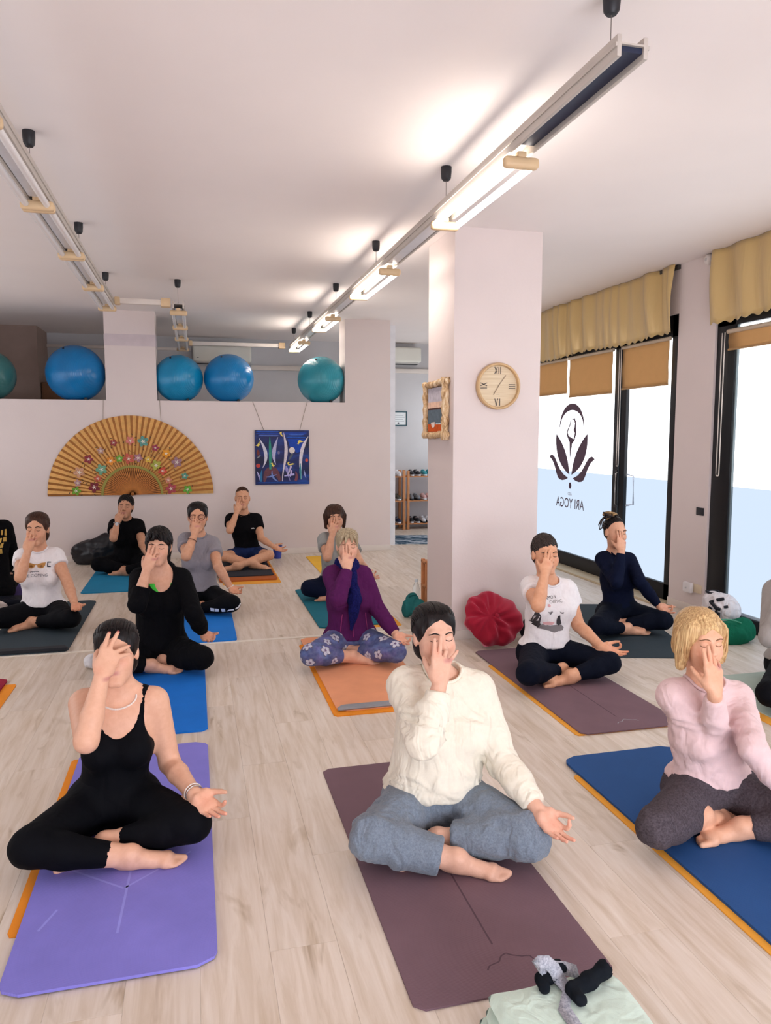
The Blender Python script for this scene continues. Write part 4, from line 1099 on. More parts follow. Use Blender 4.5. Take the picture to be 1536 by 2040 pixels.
def blind(label, y0, y1, zb, zt=2.41, chain=None, x=XR-.005):
    r = root('roller_blind', (x, (y0+y1)/2, zb), label, 'blind')
    vs = []; fs = []; n = 16
    for j in range(9):
        for i in range(n):
            u, v = i/(n-1), j/8; vs.append((x+.004*math.sin(u*7)*v+.003*math.sin(v*9), y0+(y1-y0)*u, zb+(zt-zb)*(1-v)))
    for j in range(8):
        for i in range(n-1): a = j*n+i; fs.append((a, a+1, a+n+1, a+n))
    o = mk('fabric', vs, fs, blindm, None, True); md = o.modifiers.new('t', 'SOLIDIFY'); md.thickness = .0015; keep(o, r)
    keep(lathe('roller', [(.018, y0-.01), (.018, y1+.01)], rollm, None, 14, (x+.002, 0, zt+.005), np.array([[1,0,0],[0,0,1],[0,-1,0]], float)), r)
    keep(box('hem_bar', (x-.006, x+.006), (y0, y1), (zb-.012, zb+.004), plain('hem_tan', (176,138,92), .7), None, .003), r)
    if chain:
        yc, zc = chain; pts = [V(x-.012, yc+.016, zt)]+[V(x-.014, yc+.016, zt-(zt-zc)*k/8) for k in range(1, 8)]+[V(x-.014, yc+.018*math.cos(a), zc-.02*math.sin(a)) for a in np.linspace(0, math.pi, 7)]+[V(x-.014, yc-.018, zc+(zt-zc)*k/8) for k in range(1, 9)]
        keep(ribbon_tube('pull_chain', pts, .0045, chainm, None, 6), r)
    return r
blind('tan roller blind beside the pillar, over the logo glass', 8.01, 8.75, 2.035)
blind('tan roller blind over the logo glass next to the black door post', 7.035, 7.955, 1.985, 2.41, None)
blind('tan roller blind on the narrow door pane with a pull chain', 6.085, 6.85, 2.01, 2.41, (6.87, 1.25))
blind('tan roller blind on the window by the white bag', 2.5, 5.30, 2.235, 2.37, (5.345, 1.23))
blind('added unseen tan roller blind dimming the window beyond the mullion', -2.05, 1.66, 1.2, 2.37)  # blind added out of view to cut light on ceiling and pillar top
# logo film, read from outside: mirrored in here
logom = emit('logo_film', (.11,.075,.10), .55)
logom = plain('logo_film_print', (86,66,84), .7)
LX = XR+.0535
lg = root('window_logo', (LX, 7.9, 1.3), 'mirrored lotus logo and lettering stuck on the frosted glass', 'window sign')
LY, LZ = 7.985, .922   # emblem axis, foot
kz_ = (1.91-.922)/1000.; ky_ = (8.436-7.362)/680.
def lp(name, pts, m=None):   # pts in logo pixels: u to the right in the room view, v up
    o = prism(name, [(u*ky_, v*kz_) for u, v in pts], (LX+.001, LY, LZ), (0,-1,0), (0,0,1), .0008, m or logom); keep(o, lg); return o
def bez(p0, p1, p2, n=12): return [((1-t)**2*p0[0]+2*t*(1-t)*p1[0]+t*t*p2[0], (1-t)**2*p0[1]+2*t*(1-t)*p1[1]+t*t*p2[1]) for t in np.linspace(0, 1, n)]
out = [(186*math.sin(a), 722+278*math.cos(a)) for a in np.linspace(-1.57, 1.57, 27)]
inn = [(176*math.sin(a), 716+206*math.cos(a)) for a in np.linspace(1.5, -1.5, 25)]
lp('crescent', out+inn)
for s in (-1, 1):
    lp('inner_petal', [(s*u, v) for u, v in bez((16,165), (262,300), (237,648))+bez((237,648), (40,450), (16,165))[1:-1]][::s])
    lp('outer_petal', [(s*u, v) for u, v in [(36,124),(80,100),(125,90),(165,96),(195,118),(225,180),(255,255),(295,325),(342,362),(325,385),(297,392),(262,372),(232,330),(200,275),(160,215),(110,165)]][::-s])
lp('figure', [(-15,839),(-22,770),(-75,663),(-62,612),(-25,547),(-10,322),(15,532),(50,569),(75,652),(65,719),(70,779),(42,831),(2,812),(36,806),(50,770),(46,725),(30,690),(52,655),(34,585),(0,602),(-40,622),(-58,664),(-6,775),(-2,800)])
lp('drop', [(20*math.cos(a), 36+38*math.sin(a)) for a in np.linspace(0, 6.2, 18)])
for body, size, zc, m in (('ARI YOGA', .165, .695, logom), ('ASD', .05, .845, plain('logo_faint', (170,164,182), .7))):
    t = text_mesh('lettering', body, size, m, None, True, .0006, 'CENTER', .88 if len(body) > 4 else 1.)
    # seen from inside, the sign runs backwards
    t.matrix_world = Matrix(((0,0,-1,LX-.001),(-1,0,0,LY+.0),(0,1,0,zc),(0,0,0,1)))
    keep(t, lg)
# ------------------------------------------------------------------ switch, socket, detector
sw = root('light_switch', (XR, 5.562, .895), 'square black light switch on the wall between door and window', 'switch')
keep(box('plate', (XR-.010, XR), (5.515, 5.608), (.862, .928), plain('switch_black', (22,26,34), .4), None, .003), sw); keep(box('rocker', (XR-.014, XR-.009), (5.527, 5.597), (.872, .918), plain('switch_black2', (34,38,46), .35), None, .003), sw)
so = root('wall_socket', (XR, 5.6, .22), 'white plug-in device in a cream wall socket low on the wall', 'socket')
keep(box('plate', (XR-.008, XR), (5.50, 5.62), (.185, .26), plain('socket_cream', (222,204,176), .5), None, .003), so); keep(box('plug_in_device', (XR-.05, XR-.008), (5.595, 5.70), (.175, .265), plain('plug_white', (236,232,234), .4), None, .014), so); keep(box('plug_button', (XR-.053, XR-.049), (5.64, 5.66), (.21, .225), plain('plug_grey', (200,200,206), .4), None, .002), so)
dt = root('sensor', (XR-.02, 5.56, ZC-.05), 'small round white sensor at the top of the wall between the valances', 'sensor')
Rx = np.array([[0,0,-1],[0,1,0],[1,0,0]], float)
keep(lathe('sensor_body', [(.042,0),(.045,.02),(.04,.04),(.02,.052),(.0,.054)], plain('sensor_white', (226,218,214), .45), None, 20, (XR, 5.56, ZC-.048), Rx), dt); keep(lathe('lens', [(.014,0),(.012,.004),(0,.006)], plain('sensor_lens', (190,186,186), .3), None, 12, (XR-.052, 5.56, ZC-.048), Rx), dt)
# ------------------------------------------------------------------ clock on the pillar
ck = root('wall_clock', (2.20, 5.29, 1.907), 'round pale wooden wall clock with Roman numerals on the pillar', 'clock')
Ry = np.array([[1,0,0],[0,0,-1],[0,1,0]], float)
woodl = plain('clock_rim', (206,172,128), .5, 0, .4, .08, 14.); faced, N, L, b = base('clock_face', s2l(222,196,158), .55); _M['clock_face'] = faced
L.new(ramp(N, L, noise(N, L, texco(N, L, (2,2,60)), 2., 4), [(.35, s2l(212,190,156)), (.65, s2l(226,208,178))]), b.inputs['Base Color'])
keep(lathe('rim', [(.150,.0),(.168,.0),(.172,.008),(.172,.035),(.166,.045),(.156,.045),(.152,.038),(.152,.012),(.0,.012)], woodl, None, 56, (2.20, 5.29, 1.907), Ry), ck)
keep(lathe('face', [(.152,.0),(.152,.016),(.0,.016)], faced, None, 48, (2.20, 5.29, 1.907), Ry), ck)
inkm = plain('numeral_grey', (70,64,62), .6)
def bar(parent, x0, z0, x1, z1, w, m=inkm, nm='stroke', yy=5.273):
    a, b2 = V(x0, z0), V(x1, z1); d = nrm(b2-a); n = V(-d[1], d[0])*w/2
    o = prism(nm, [tuple(a+n), tuple(a-n), tuple(b2-n), tuple(b2+n)], (2.20, yy, 1.907), (1,0,0), (0,0,1), .0012, m); return keep(o, parent)
def numeral(strokes, cx, cz):
    for x0, z0, x1, z1 in strokes: bar(ck, cx+x0, cz+z0, cx+x1, cz+z1, .0052, inkm, 'numeral')
h_ = .026
numeral([(-.028,h_,-.006,-h_),(-.028,-h_,-.006,h_),(.006,-h_,.006,h_),(.020,-h_,.020,h_)], 0, .116)
numeral([(-.024,h_,-.012,-h_),(-.012,-h_,0,h_),(.016,-h_,.016,h_)], 0, -.116)
numeral([(-h_,.014,h_,.014),(-h_,0,h_,0),(-h_,-.014,h_,-.014)], .112, 0)
numeral([(-h_,-.018,h_,-.018),(-h_,-.008,h_,-.008),(-h_,.024,h_,.002),(-h_,.002,h_,.024)], -.112, 0)
bar(ck, 0, 0, .062, .082, .006, plain('hand_grey', (150,128,104), .5), 'minute_hand', 5.272); bar(ck, .008, .010, -.036, -.062, .006, MAT('hand_grey'), 'hour_hand', 5.271)
bar(ck, -.014, -.058, .014, -.058, .003, MAT('hand_grey'), 'maker_mark', 5.2735)
# ------------------------------------------------------------------ seascape in a bark frame on the pillar side
X0 = 1.86
def pf(name, pts, dx, mat, par):   # outline on the pillar's left face (u = towards the camera, w = up)
    o = prism(name, pts, (X0-dx, 5.645, 1.745), (0,-1,0), (0,0,1), -.0 if False else .002, mat); return keep(o, par)
pa_ = root('framed_painting', (X0-.02, 5.645, 1.54), 'small seascape painting in a rough birch-bark frame on the pillar', 'painting')
keep(box('canvas', (X0-.018, X0), (5.42, 5.87), (1.55, 1.94), plain('canvas_edge', (120,100,80), .8)), pa_)
def col_panel(nm, y0, y1, z0, z1, c, k=.019): keep(box(nm, (X0-k-.0012, X0-k+.0005), (5.645+min(y0,y1), 5.645+max(y0,y1)), (1.745+z0, 1.745+z1), plain('paint_'+'_'.join(map(str, c)), c, .7, 0, .2, .16, 26.)), pa_)
col_panel('painted_sky', -.19, .20, .03, .17, (196,190,200)); col_panel('painted_dusk', -.19, .20, .01, .06, (232,196,172), .0192); col_panel('painted_shore', -.19, .20, .0, .014, (92,60,52), .0195)
col_panel('painted_sea', -.19, .20, -.11, .002, (96,112,124)); col_panel('painted_beach', -.19, .20, -.17, -.108, (206,88,30)); col_panel('painted_surf', -.19, .0, -.115, -.108, (230,232,232), .0196)
pf('painted_boat', [(-.12,-.10),(-.02,-.096),(-.035,-.135),(-.07,-.142),(-.10,-.13)], .021, plain('boat_white', (232,214,206), .7), pa_)
def bark():
    m, N, L, b = base('birch_bark', (1,1,1), .9); v = texco(N, L, (30,30,9)); f = noise(N, L, v, 1., 5, .7, 1.)
    L.new(ramp(N, L, f, [(.35, s2l(138,98,62)), (.5, s2l(218,182,136)), (.65, s2l(244,226,196))]), b.inputs['Base Color']); bump(N, L, b, f, .006); _M['birch_bark'] = m; return m
bkm = bark()
for nm, a, b_, r0 in (('frame_upright', (5.40,1.51), (5.40,1.975), .036), ('frame_upright', (5.885,1.52), (5.885,1.955), .03), ('frame_rail', (5.36,1.945), (5.91,1.945), .028), ('frame_rail', (5.36,1.55), (5.91,1.545), .03)):
    pts = [V(X0-.028, a[0]+(b_[0]-a[0])*t+.004*math.sin(t*9), a[1]+(b_[1]-a[1])*t+.004*math.sin(t*7)) for t in np.linspace(0, 1, 14)]
    keep(ribbon_tube(nm, pts, np.array([r0*(.85+.15*math.sin(i*2.1)) for i in range(14)]), bkm, None, 9), pa_)
# ------------------------------------------------------------------ underwater painting hung on cords
pt = root('canvas_painting', (1.104, YB, .91), 'square dark blue underwater painting hung on cords on the partition', 'painting')
PX0, PX1, PZ0, PZ1 = .757, 1.451, .911, 1.607
deep, N, L, b = base('paint_deep_blue', (1,1,1), .6); _M['paint_deep_blue'] = deep
L.new(ramp(N, L, noise(N, L, texco(N, L, (2,2,5)), 1.6, 3), [(.35, s2l(12,18,58)), (.55, s2l(16,34,100)), (.75, s2l(26,72,160))]), b.inputs['Base Color'])
keep(box('canvas', (PX0, PX1), (YB-.028, YB-.006), (PZ0, PZ1), deep, None, .002), pt)
PS = (PX1-PX0)/1330.     # crop pixels -> metres, origin at the canvas' top left
_dep = [.0]
def brush(nm, pts, c):
    _dep[0] += .00006
    o = prism(nm, [((u-85)*PS, -(v-85)*PS) for u, v in pts][::-1], (PX0, YB-.0285-_dep[0], PZ1), (1,0,0), (0,0,1), .0006, plain('paint_%d_%d_%d' % c, c, .6, 0, .3, .14, 40.)); return keep(o, pt)
def taper(p, w, n=14):     # curved strip through p with widths w
    p = np.array(p, float); t = np.linspace(0, 1, n); k = len(p)
    cs = np.array([sum(math.comb(k-1, i)*(1-s)**(k-1-i)*s**i*p[i] for i in range(k)) for s in t]); ww = np.interp(t, np.linspace(0, 1, len(w)), w)
    d = np.gradient(cs, axis=0); nn = np.stack([-d[:,1], d[:,0]], 1); nn /= np.linalg.norm(nn, axis=1)[:,None]
    return [tuple(x) for x in cs+nn*ww[:,None]/2]+[tuple(x) for x in (cs-nn*ww[:,None]/2)[::-1]]
for y, x0, x1, c in ((120,100,700,(44,90,190)),(170,100,1380,(30,70,170)),(215,160,690,(86,110,190)),(140,780,1380,(30,60,150)),(190,900,1300,(60,100,190)),(260,840,1360,(30,84,180)),(1370,110,1400,(24,70,150))):
    brush('brush_stroke', [(x0,y),(x0+60,y-18),(x1-60,y-14),(x1,y+4),(x1-80,y+18),(x0+90,y+16)], c)
brush('lit_water', [(880,300),(1330,290),(1180,620),(1100,640),(930,480)], (22,66,168))
brush('coral', taper([(300,1350),(330,1050),(560,900),(690,1340)], (40,170,180,60)), (104,62,74)); brush('coral', taper([(1060,1330),(1130,1250),(1070,1100)], (60,70,20)), (122,70,84))
for p, w, c in (([(180,270),(310,480),(440,720),(260,1010)], (4,50,84,66,4), (206,206,222)), ([(650,250),(560,480),(490,700),(590,930)], (4,60,96,70,4), (180,180,214)), ([(790,140),(800,380),(960,560),(740,960),(740,1340)], (6,60,86,40,14), (214,206,216)), ([(1395,240),(1220,520),(1170,700),(1210,1300)], (10,80,86,70,30), (218,212,222)),
    ([(447,245),(452,500),(455,760),(450,1040)], (8,56,60,64,50), (46,138,122)), ([(1190,900),(1190,1100),(1200,1300)], (20,60,30), (64,140,156)), ([(245,1060),(220,1180),(215,1345)], (20,62,50), (44,110,160)), ([(120,1090),(180,1180),(180,1310)], (10,44,6), (176,172,220)),
    ([(830,960),(860,1050),(870,1150),(930,1330)], (30,76,30,12), (150,146,206)), ([(960,960),(930,1080),(860,1200)], (50,34,30), (196,184,216)), ([(970,1070),(960,1160),(930,1230)], (36,46,10), (196,180,226)), ([(790,1210),(930,1190),(1040,1170)], (26,40,50), (176,172,226)), ([(490,1080),(480,1180),(500,1280),(640,1340)], (20,40,44,12), (112,136,200)), ([(340,1230),(470,1230),(600,1170)], (14,44,10), (120,140,204)), ([(1280,1060),(1290,1160),(1330,1270)], (8,46,10), (150,160,214)), ([(1000,660),(960,720),(910,810)], (60,50,34), (84,92,104)),
    ([(150,560),(165,620),(155,700)], (20,70,60), (116,52,44)), ([(120,770),(180,730),(220,690)], (10,40,8), (130,130,134))):
    brush('weed', taper(p, w), c)
def disc(cx, cy, rx, ry, c, nm): brush(nm, [(cx+rx*math.cos(a), cy+ry*math.sin(a)) for a in np.linspace(0, 6.28, 19)[:-1]], c)
disc(988, 578, 72, 78, (226,216,212), 'moon'); disc(1350, 825, 40, 40, (196,80,66), 'red_dot'); disc(155, 950, 52, 48, (184,60,54), 'red_dot'); disc(660, 635, 30, 38, (110,104,140), 'grey_dot')
yel = (234,214,106)
for pts in ([(95,450),(130,440),(160,415),(180,370),(215,368),(190,392),(208,440),(170,480),(130,470)], [(690,140),(730,115),(745,145),(735,175),(765,215),(770,250),(720,205),(695,180)], [(1110,420),(1140,405),(1130,350),(1180,325),(1240,350),(1285,365),(1240,378),(1180,385),(1160,430)], [(455,890),(510,880),(520,930),(570,945),(525,985),(485,950),(490,910)], [(865,900),(890,860),(945,868),(900,890),(915,920),(1000,895),(1055,915),(960,945),(890,945)]):
    brush('yellow_fish', pts, yel)
cord_m = plain('cord', (150,136,120), .8)
for a, b_ in (((PX0+.12, PZ1), (px_y(503, 801, YB)[0], 1.97)), ((PX1-.12, PZ1), (px_y(612, 803, YB)[0], 1.97))):
    keep(ribbon_tube('cord', [V(a[0], YB-.012, a[1]-.01), V((a[0]+b_[0])/2, YB-.008, (a[1]+b_[1])/2), V(b_[0], YB-.004, b_[1])], .003, cord_m, None, 6), pt)
# ------------------------------------------------------------------ the big pleated fan
FXc, FZc, FR = -.742, .812, .972
fan = root('wall_fan', (FXc, YB, FZc), 'huge painted paper folding fan spread on the partition', 'fan')
leafA = plain('fan_leaf_lit', (226,174,104), .7, 0, .3, .12, 18.); leafB = plain('fan_leaf_shaded', (166,110,58), .7, 0, .3, .14, 18.); stickm = plain('fan_stick', (190,118,50), .5, 0, .4, .1, 30.)  # pleat faces coloured lit and shaded to help the weak fold shading
NPL = 42
for k in range(NPL):
    a0, a1 = math.pi*k/NPL, math.pi*(k+1)/NPL; am = (a0*.42+a1*.58)
    vs = []
    for r in (.30, FR):
        for a, d in ((a0, .010), (am, .030), (a1, .010)):
            vs.append((FXc+r*math.cos(a), YB-d*(.5+.5*r/FR)-.004, FZc+r*math.sin(a)))
    vs += [(x, y+.0025, z) for x, y, z in vs]
    fs = [(0,3,4,1),(1,4,5,2),(6,7,10,9),(7,8,11,10),(0,1,7,6),(1,2,8,7),(3,9,10,4),(4,10,11,5),(0,6,9,3),(2,5,11,8)]
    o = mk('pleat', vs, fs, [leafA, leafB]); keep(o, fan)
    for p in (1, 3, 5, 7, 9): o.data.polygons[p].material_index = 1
    # stick
    d = am; n = V(-math.sin(d), math.cos(d))*.0042; c0, c1 = V(math.cos(d), math.sin(d))*.02, V(math.cos(d), math.sin(d))*.33
    q = [c0+n*.6, c0-n*.6, c1-n*1.7, c1+n*1.7]
    o = mk('stick', [(FXc+x, YB-.030, FZc+z) for x, z in q]+[(FXc+x, YB-.024, FZc+z) for x, z in q], [(0,1,2,3),(7,6,5,4),(0,4,5,1),(1,5,6,2),(2,6,7,3),(3,7,4,0)], stickm); keep(o, fan)
def arc_band(nm, r0, r1, m, yy):
    n = 60; vs = []
    for i in range(n+1):
        a = math.pi*i/n
        for r in (r0, r1): vs.append((FXc+r*math.cos(a), yy, FZc+r*math.sin(a)))
    keep(mk(nm, vs, [(2*i, 2*i+1, 2*i+3, 2*i+2) for i in range(n)], m), fan)
arc_band('green_band', .335, .365, plain('fan_green', (150,142,66), .7), YB-.0335); arc_band('backing', .02, .34, plain('fan_back', (96,50,20), .7), YB-.012)
keep(lathe('pivot', [(.022,0),(.022,.03),(.0,.034)], plain('pivot_brass', (150,90,30), .4, .4), None, 14, (FXc, YB-.004, FZc+.012), Ry), fan)
FL = [(790,985,(150,60,60)),(905,970,(206,120,110)),(995,975,(96,150,140)),(1080,1020,(150,50,80)),(1155,1060,(224,150,40)),(1230,1120,(160,120,130)),(1285,1215,(84,150,130)),(1305,1315,(100,170,60)),(1190,1310,(170,70,80)),(1170,1245,(214,140,110)),(1130,1180,(200,80,60)),(1085,1140,(170,170,70)),(1030,1100,(220,180,70)),(960,1090,(170,120,130)),(895,1095,(190,90,70)),(830,1095,(110,170,60)),(770,1110,(220,140,50)),(705,1170,(110,160,130)),(700,1040,(190,150,140)),(615,1100,(140,50,60)),(550,1190,(200,150,120)),(540,1265,(180,140,140)),(530,1320,(110,160,50)),(655,1295,(120,40,50)),(680,1235,(190,90,70))]
for i, (u, v, c) in enumerate(FL):
    w = px_y(u*.2865, 600+v*.2865, YB-.036); s = .044+.012*((i*7) % 3)
    pts = []
    for a in np.linspace(0, 2*math.pi, 41)[:-1]: r = s*(.55+.45*abs(math.cos(2.5*a+i))); pts.append((r*math.cos(a), r*math.sin(a)))
    o = prism('painted_flower', pts, (w[0], YB-.0345, max(w[2], FZc+s)), (1,0,0), (0,0,1), .001, plain('petal_%d_%d_%d' % c, c, .6, 0, .3, .25, 60.)); keep(o, fan)
    o = prism('flower_eye', [(.45*s*math.cos(a+i)*(.2+.8*abs(math.cos(2.5*a))**3), .45*s*math.sin(a+i)*(.2+.8*abs(math.cos(2.5*a))**3)) for a in np.linspace(0, 6.28, 25)[:-1]], (w[0], YB-.0352, max(w[2], FZc+s)), (1,0,0), (0,0,1), .0008, plain('petal_highlight', (232,222,206), .6)); keep(o, fan)
    for q in range(3):
        a = i*1.3+q*2.1; x, z = w[0]+1.45*s*math.cos(a), max(w[2]+1.45*s*math.sin(a), FZc+.01); d = V(math.cos(a+.8), math.sin(a+.8))
        n = V(-d[1], d[0])*.005; e = d*.018
        o = prism('painted_leaf', [tuple(-e), tuple(-n), tuple(e), tuple(n)], (x, YB-.0346, z), (1,0,0), (0,0,1), .0008, plain('leaf_black', (50,40,24), .6)); keep(o, fan)
for xx, tx in ((px_y(205, 832, YB)[0], px_y(206, 800, YB)[0]), (px_y(321, 842, YB)[0], px_y(318, 800, YB)[0])):
    keep(ribbon_tube('cord', [V(xx, YB-.01, 1.70), V(tx, YB-.004, 1.972)], .0025, cord_m, None, 5), fan)
# ------------------------------------------------------------------ exercise balls on the ledge
def ball(label, px, py, r, srgb):
    yb = YB+.20; c = px_y(px, py, yb); c[2] = 1.968+r*.985
    o = root('exercise_ball', (c[0], yb, 1.968), label, 'exercise ball')
    bm = bmesh.new(); bmesh.ops.create_uvsphere(bm, u_segments=56, v_segments=36, radius=r)
    for v in bm.verts:
        v.co.z *= .985
        if v.co.z < -r*.93: v.co.z = -r*.93-(abs(v.co.z)-r*.93)*.25
        # moulded rings
        rr = math.hypot(v.co.x, v.co.y)
    zmin = min(v.co.z for v in bm.verts)
    me = bpy.data.meshes.new('ball'); bm.to_mesh(me); bm.free()
    for p in me.polygons: p.use_smooth = True
    nm = 'ball_%d_%d_%d' % srgb; cl = s2l(*srgb)
    if nm not in _M:
        m, N, L, b = base(nm, cl, .24, 0, .5, .0); w = N.new('ShaderNodeTexWave'); w.inputs['Scale'].default_value = 22.; w.bands_direction = 'X'; L.new(texco(N, L, (1,1,1), 'Object', (0,0,.7)), w.inputs['Vector']); bump(N, L, b, w.outputs['Fac'], .0012)
        f = noise(N, L, texco(N, L), 3., 2); L.new(ramp(N, L, f, [(.3, tuple(x*.85 for x in cl)), (.7, tuple(min(1, x*1.12) for x in cl))]), b.inputs['Base Color']); _M[nm] = m
    me.materials.append(_M[nm]); q = bpy.data.objects.new('rubber_ball', me); COL.objects.link(q); q.parent = o; q.location = (0, 0, -zmin)
    keep(lathe('valve_plug', [(.012,0),(.012,.006),(.0,.009)], plain('plug_black', (14,14,18), .5), None, 10, (c[0]-.3*r, yb-.52*r, 1.968+r*1.76), rotm(-20, 50, 0)@np.eye(3)), o)
    keep(box('wedge', (c[0]+.30*r, c[0]+.30*r+.03, ), (yb-.14, yb-.09), (1.968, 1.998), plain('wedge_black', (18,18,22), .5), None, .004), o)
    return o
ball('large blue exercise ball on the ledge beside the column, over the fan', 151, 745, .345, (2,118,184)); ball('blue exercise ball touching the column on the short-track side', 356, 752, .300, (14,138,188)); ball('blue exercise ball against the other one, under the air conditioner', 456, 751, .314, (6,124,188)); ball('teal exercise ball by the pier on the ledge', 640, 754, .312, (46,148,166)); ball('dull green exercise ball at the dark end of the ledge', -22, 750, .30, (60,116,116))
# ------------------------------------------------------------------ air conditioners, trunking, certificate
acm = plain('ac_white', (226,224,214), .4, 0, .4, .02)
def ac(label, x0, x1, z0, z1, y):
    r = root('air_conditioner', ((x0+x1)/2, y, z0), label, 'air conditioner')
    keep(box('casing', (x0, x1), (y-.21, y), (z0+.03, z1), acm, None, .035, 4), r); keep(box('louvre', (x0+.05, x1-.05), (y-.195, y-.06), (z0+.008, z0+.035), plain('ac_grey', (196,194,188), .5), None, .006), r); keep(box('outlet_slot', (x0+.05, x1-.05), (y-.18, y-.05), (z0, z0+.014), plain('slot_dark', (60,62,66), .6)), r); keep(box('display', (x0+.06, x0+.09), (y-.213, y-.208), (z0+.08, z0+.09), plain('ac_led', (110,112,112), .4)), r)
ac('white wall air conditioner above the blue balls on the far wall', .02, .90, 2.63, 2.90, YFAR); ac('white wall air conditioner over the shoe-rack passage', 2.86, 3.64, 2.69, 2.96, YFAR)
t = box('cable_trunking', (.9, XR), (YFAR-.05, YFAR), (2.56, 2.63), trimm, None, .004); tag(t, 'cream cable trunking running along the far wall', 'trunking')
t = box('cable_trunking', (-2.05, .0), (YFAR-.05, YFAR), (2.83, 2.87), trimm, None, .004); tag(t, 'thin cable trunking on the shadowed far wall', 'trunking')
t = root('cupboard', (-1.85, 11.8, 0), 'wooden cupboard top seen over the partition behind the large ball', 'cupboard'); wd = plain('cupboard_wood', (120,84,56), .6, 0, .4, .12, 8.)
keep(box('carcass', (-2.04, -1.5), (11.5, YFAR-.02), (0, 2.28), wd, None, .006), t); keep(box('door', (-2.03, -1.51), (11.485, 11.5), (.1, 2.26), wd, None, .004), t)
ce = root('certificate', (3.27, YFAR, 1.7), 'framed certificate with a dark teal frame on the passage wall', 'certificate')
cx0, cx1, cz0, cz1 = 3.06, 3.45, 1.695, 1.935
keep(box('backing', (cx0, cx1), (YFAR-.02, YFAR-.004), (cz0, cz1), plain('paper_white', (236,240,242), .6)), ce)
tf = plain('frame_teal', (26,74,88), .4)
for a in ((cx0, cx1, cz0, cz0+.018), (cx0, cx1, cz1-.018, cz1), (cx0, cx0+.018, cz0, cz1), (cx1-.018, cx1, cz0, cz1)): keep(box('frame_bar', a[:2], (YFAR-.03, YFAR-.01), a[2:], tf, None, .003), ce)
for i, (w, z) in enumerate(((.22,.17),(.26,.14),(.20,.105),(.24,.075))): keep(box('text_line', (3.30-w/2+.02, 3.30+w/2-.02), (YFAR-.0212, YFAR-.02), (cz0+z, cz0+z+.007), plain('print_grey', (140,146,156), .6)), ce)
keep(lathe('seal', [(.016,0),(.016,.001)], plain('seal_dark', (84,90,100), .6), None, 14, (3.30, YFAR-.02, cz0+.045), Ry), ce)

# ------------------------------------------------------------------ shoe racks
pine = plain('pine', (204,140,92), .55, 0, .4, .12, 9.)
def rack(label, x0, x1, y0, y1, zs, ztop):
    r = root('shoe_rack', ((x0+x1)/2, (y0+y1)/2, 0), label, 'shoe rack')
    for x in (x0+.02, x1-.02):
        for y in (y0+.02, y1-.02): keep(box('post', (x-.02, x+.02), (y-.02, y+.02), (0, ztop), pine, None, .004), r)
    for z in zs:
        sh = bpy.data.objects.new('shelf', None); COL.objects.link(sh); sh.parent = r
        for k in range(4):
            yy = y0+.01+k*(y1-y0-.02)/4; s = box('slat', (x0+.02, x1-.02), (yy+.006, yy+(y1-y0)/4-.006), (z-.02, z), pine, None, .003); s.parent = sh; s.matrix_parent_inverse = Matrix.Translation(r.location).inverted()
    return r
ZS = (.10, .48, .875)
rack('pine shoe rack cut off by the white door jamb', 2.70, 3.335, 11.80, 12.10, ZS, .965); rack('pine shoe rack reaching behind the pillar', 3.365, 4.05, 11.80, 12.10, ZS, .965)
def make_shoe(mats):
    up, so, la = mats
    def H(a, b, r1, r2, k=.02): return rc(V(*a), V(*b), r1, r2, k)
    U = [H((0,.09,.05), (0,-.04,.045), .034, .034), H((0,-.04,.045), (0,-.10,.035), .034, .028), H((0,.10,.06), (0,.07,.085), .03, .028), dict(el(V(0,.085,.125), V(.022,.04,.035), .008), sub=True), dict(plane(V(0,0,.022), V(0,0,-1)))]
    S = [H((0,.095,.016), (0,-.02,.014), .037, .035, .01), H((0,-.02,.014), (0,-.105,.014), .035, .03, .01), plane(V(0,0,.0), V(0,0,-1)), plane(V(0,0,.028), V(0,0,1))]
    r = bpy.data.objects.new('shoe', None); COL.objects.link(r)
    for nm, p, m in (('upper', U, up), ('sole', S, so)):
        v, q = mesh_sdf(p, .007); fast_mesh(nm, v, q, m, r)
    for k in range(3): ribbon_tube('lace', [V(-.018, -.02-.022*k+.03, .074-.006*k), V(0, -.022-.022*k+.03, .084-.006*k), V(.018, -.02-.022*k+.03, .074-.006*k)], .0035, la, r, 5)
    return r
white_s, black_s, teal_s, grey_s, pink_s, navy_s, olive_s = (plain('shoe_'+n, c, .6) for n, c in (('white',(232,232,236)),('black',(30,32,40)),('teal',(40,140,150)),('grey',(128,134,142)),('pink',(222,180,178)),('navy',(34,48,84)),('olive',(96,96,88))))
SH = [('white leather sneaker on the top board of the rack by the jamb', (white_s, white_s, white_s), (3.135, 3.235), 2),
      ('black sneaker with a white sole on the top board', (black_s, white_s, white_s), (3.465, 3.565), 2), ('teal running shoe on the top board', (teal_s, white_s, navy_s), (3.685, 3.785), 2),
      ('olive sneaker on the middle board of the rack by the jamb', (olive_s, white_s, black_s), (3.135, 3.235), 1), ('grey ankle shoe on the middle board', (grey_s, black_s, black_s), (3.46, 3.56), 1), ('pale pink sneaker on the middle board', (pink_s, white_s, white_s), (3.68, 3.78), 1),
      ('navy sneaker on the bottom board of the rack by the jamb', (navy_s, white_s, white_s), (3.135, 3.235), 0), ('black trainer with pink laces on the bottom board', (black_s, white_s, pink_s), (3.46, 3.56), 0), ('white and black chunky trainer on the bottom board', (white_s, black_s, black_s), (3.67, 3.77), 0)]
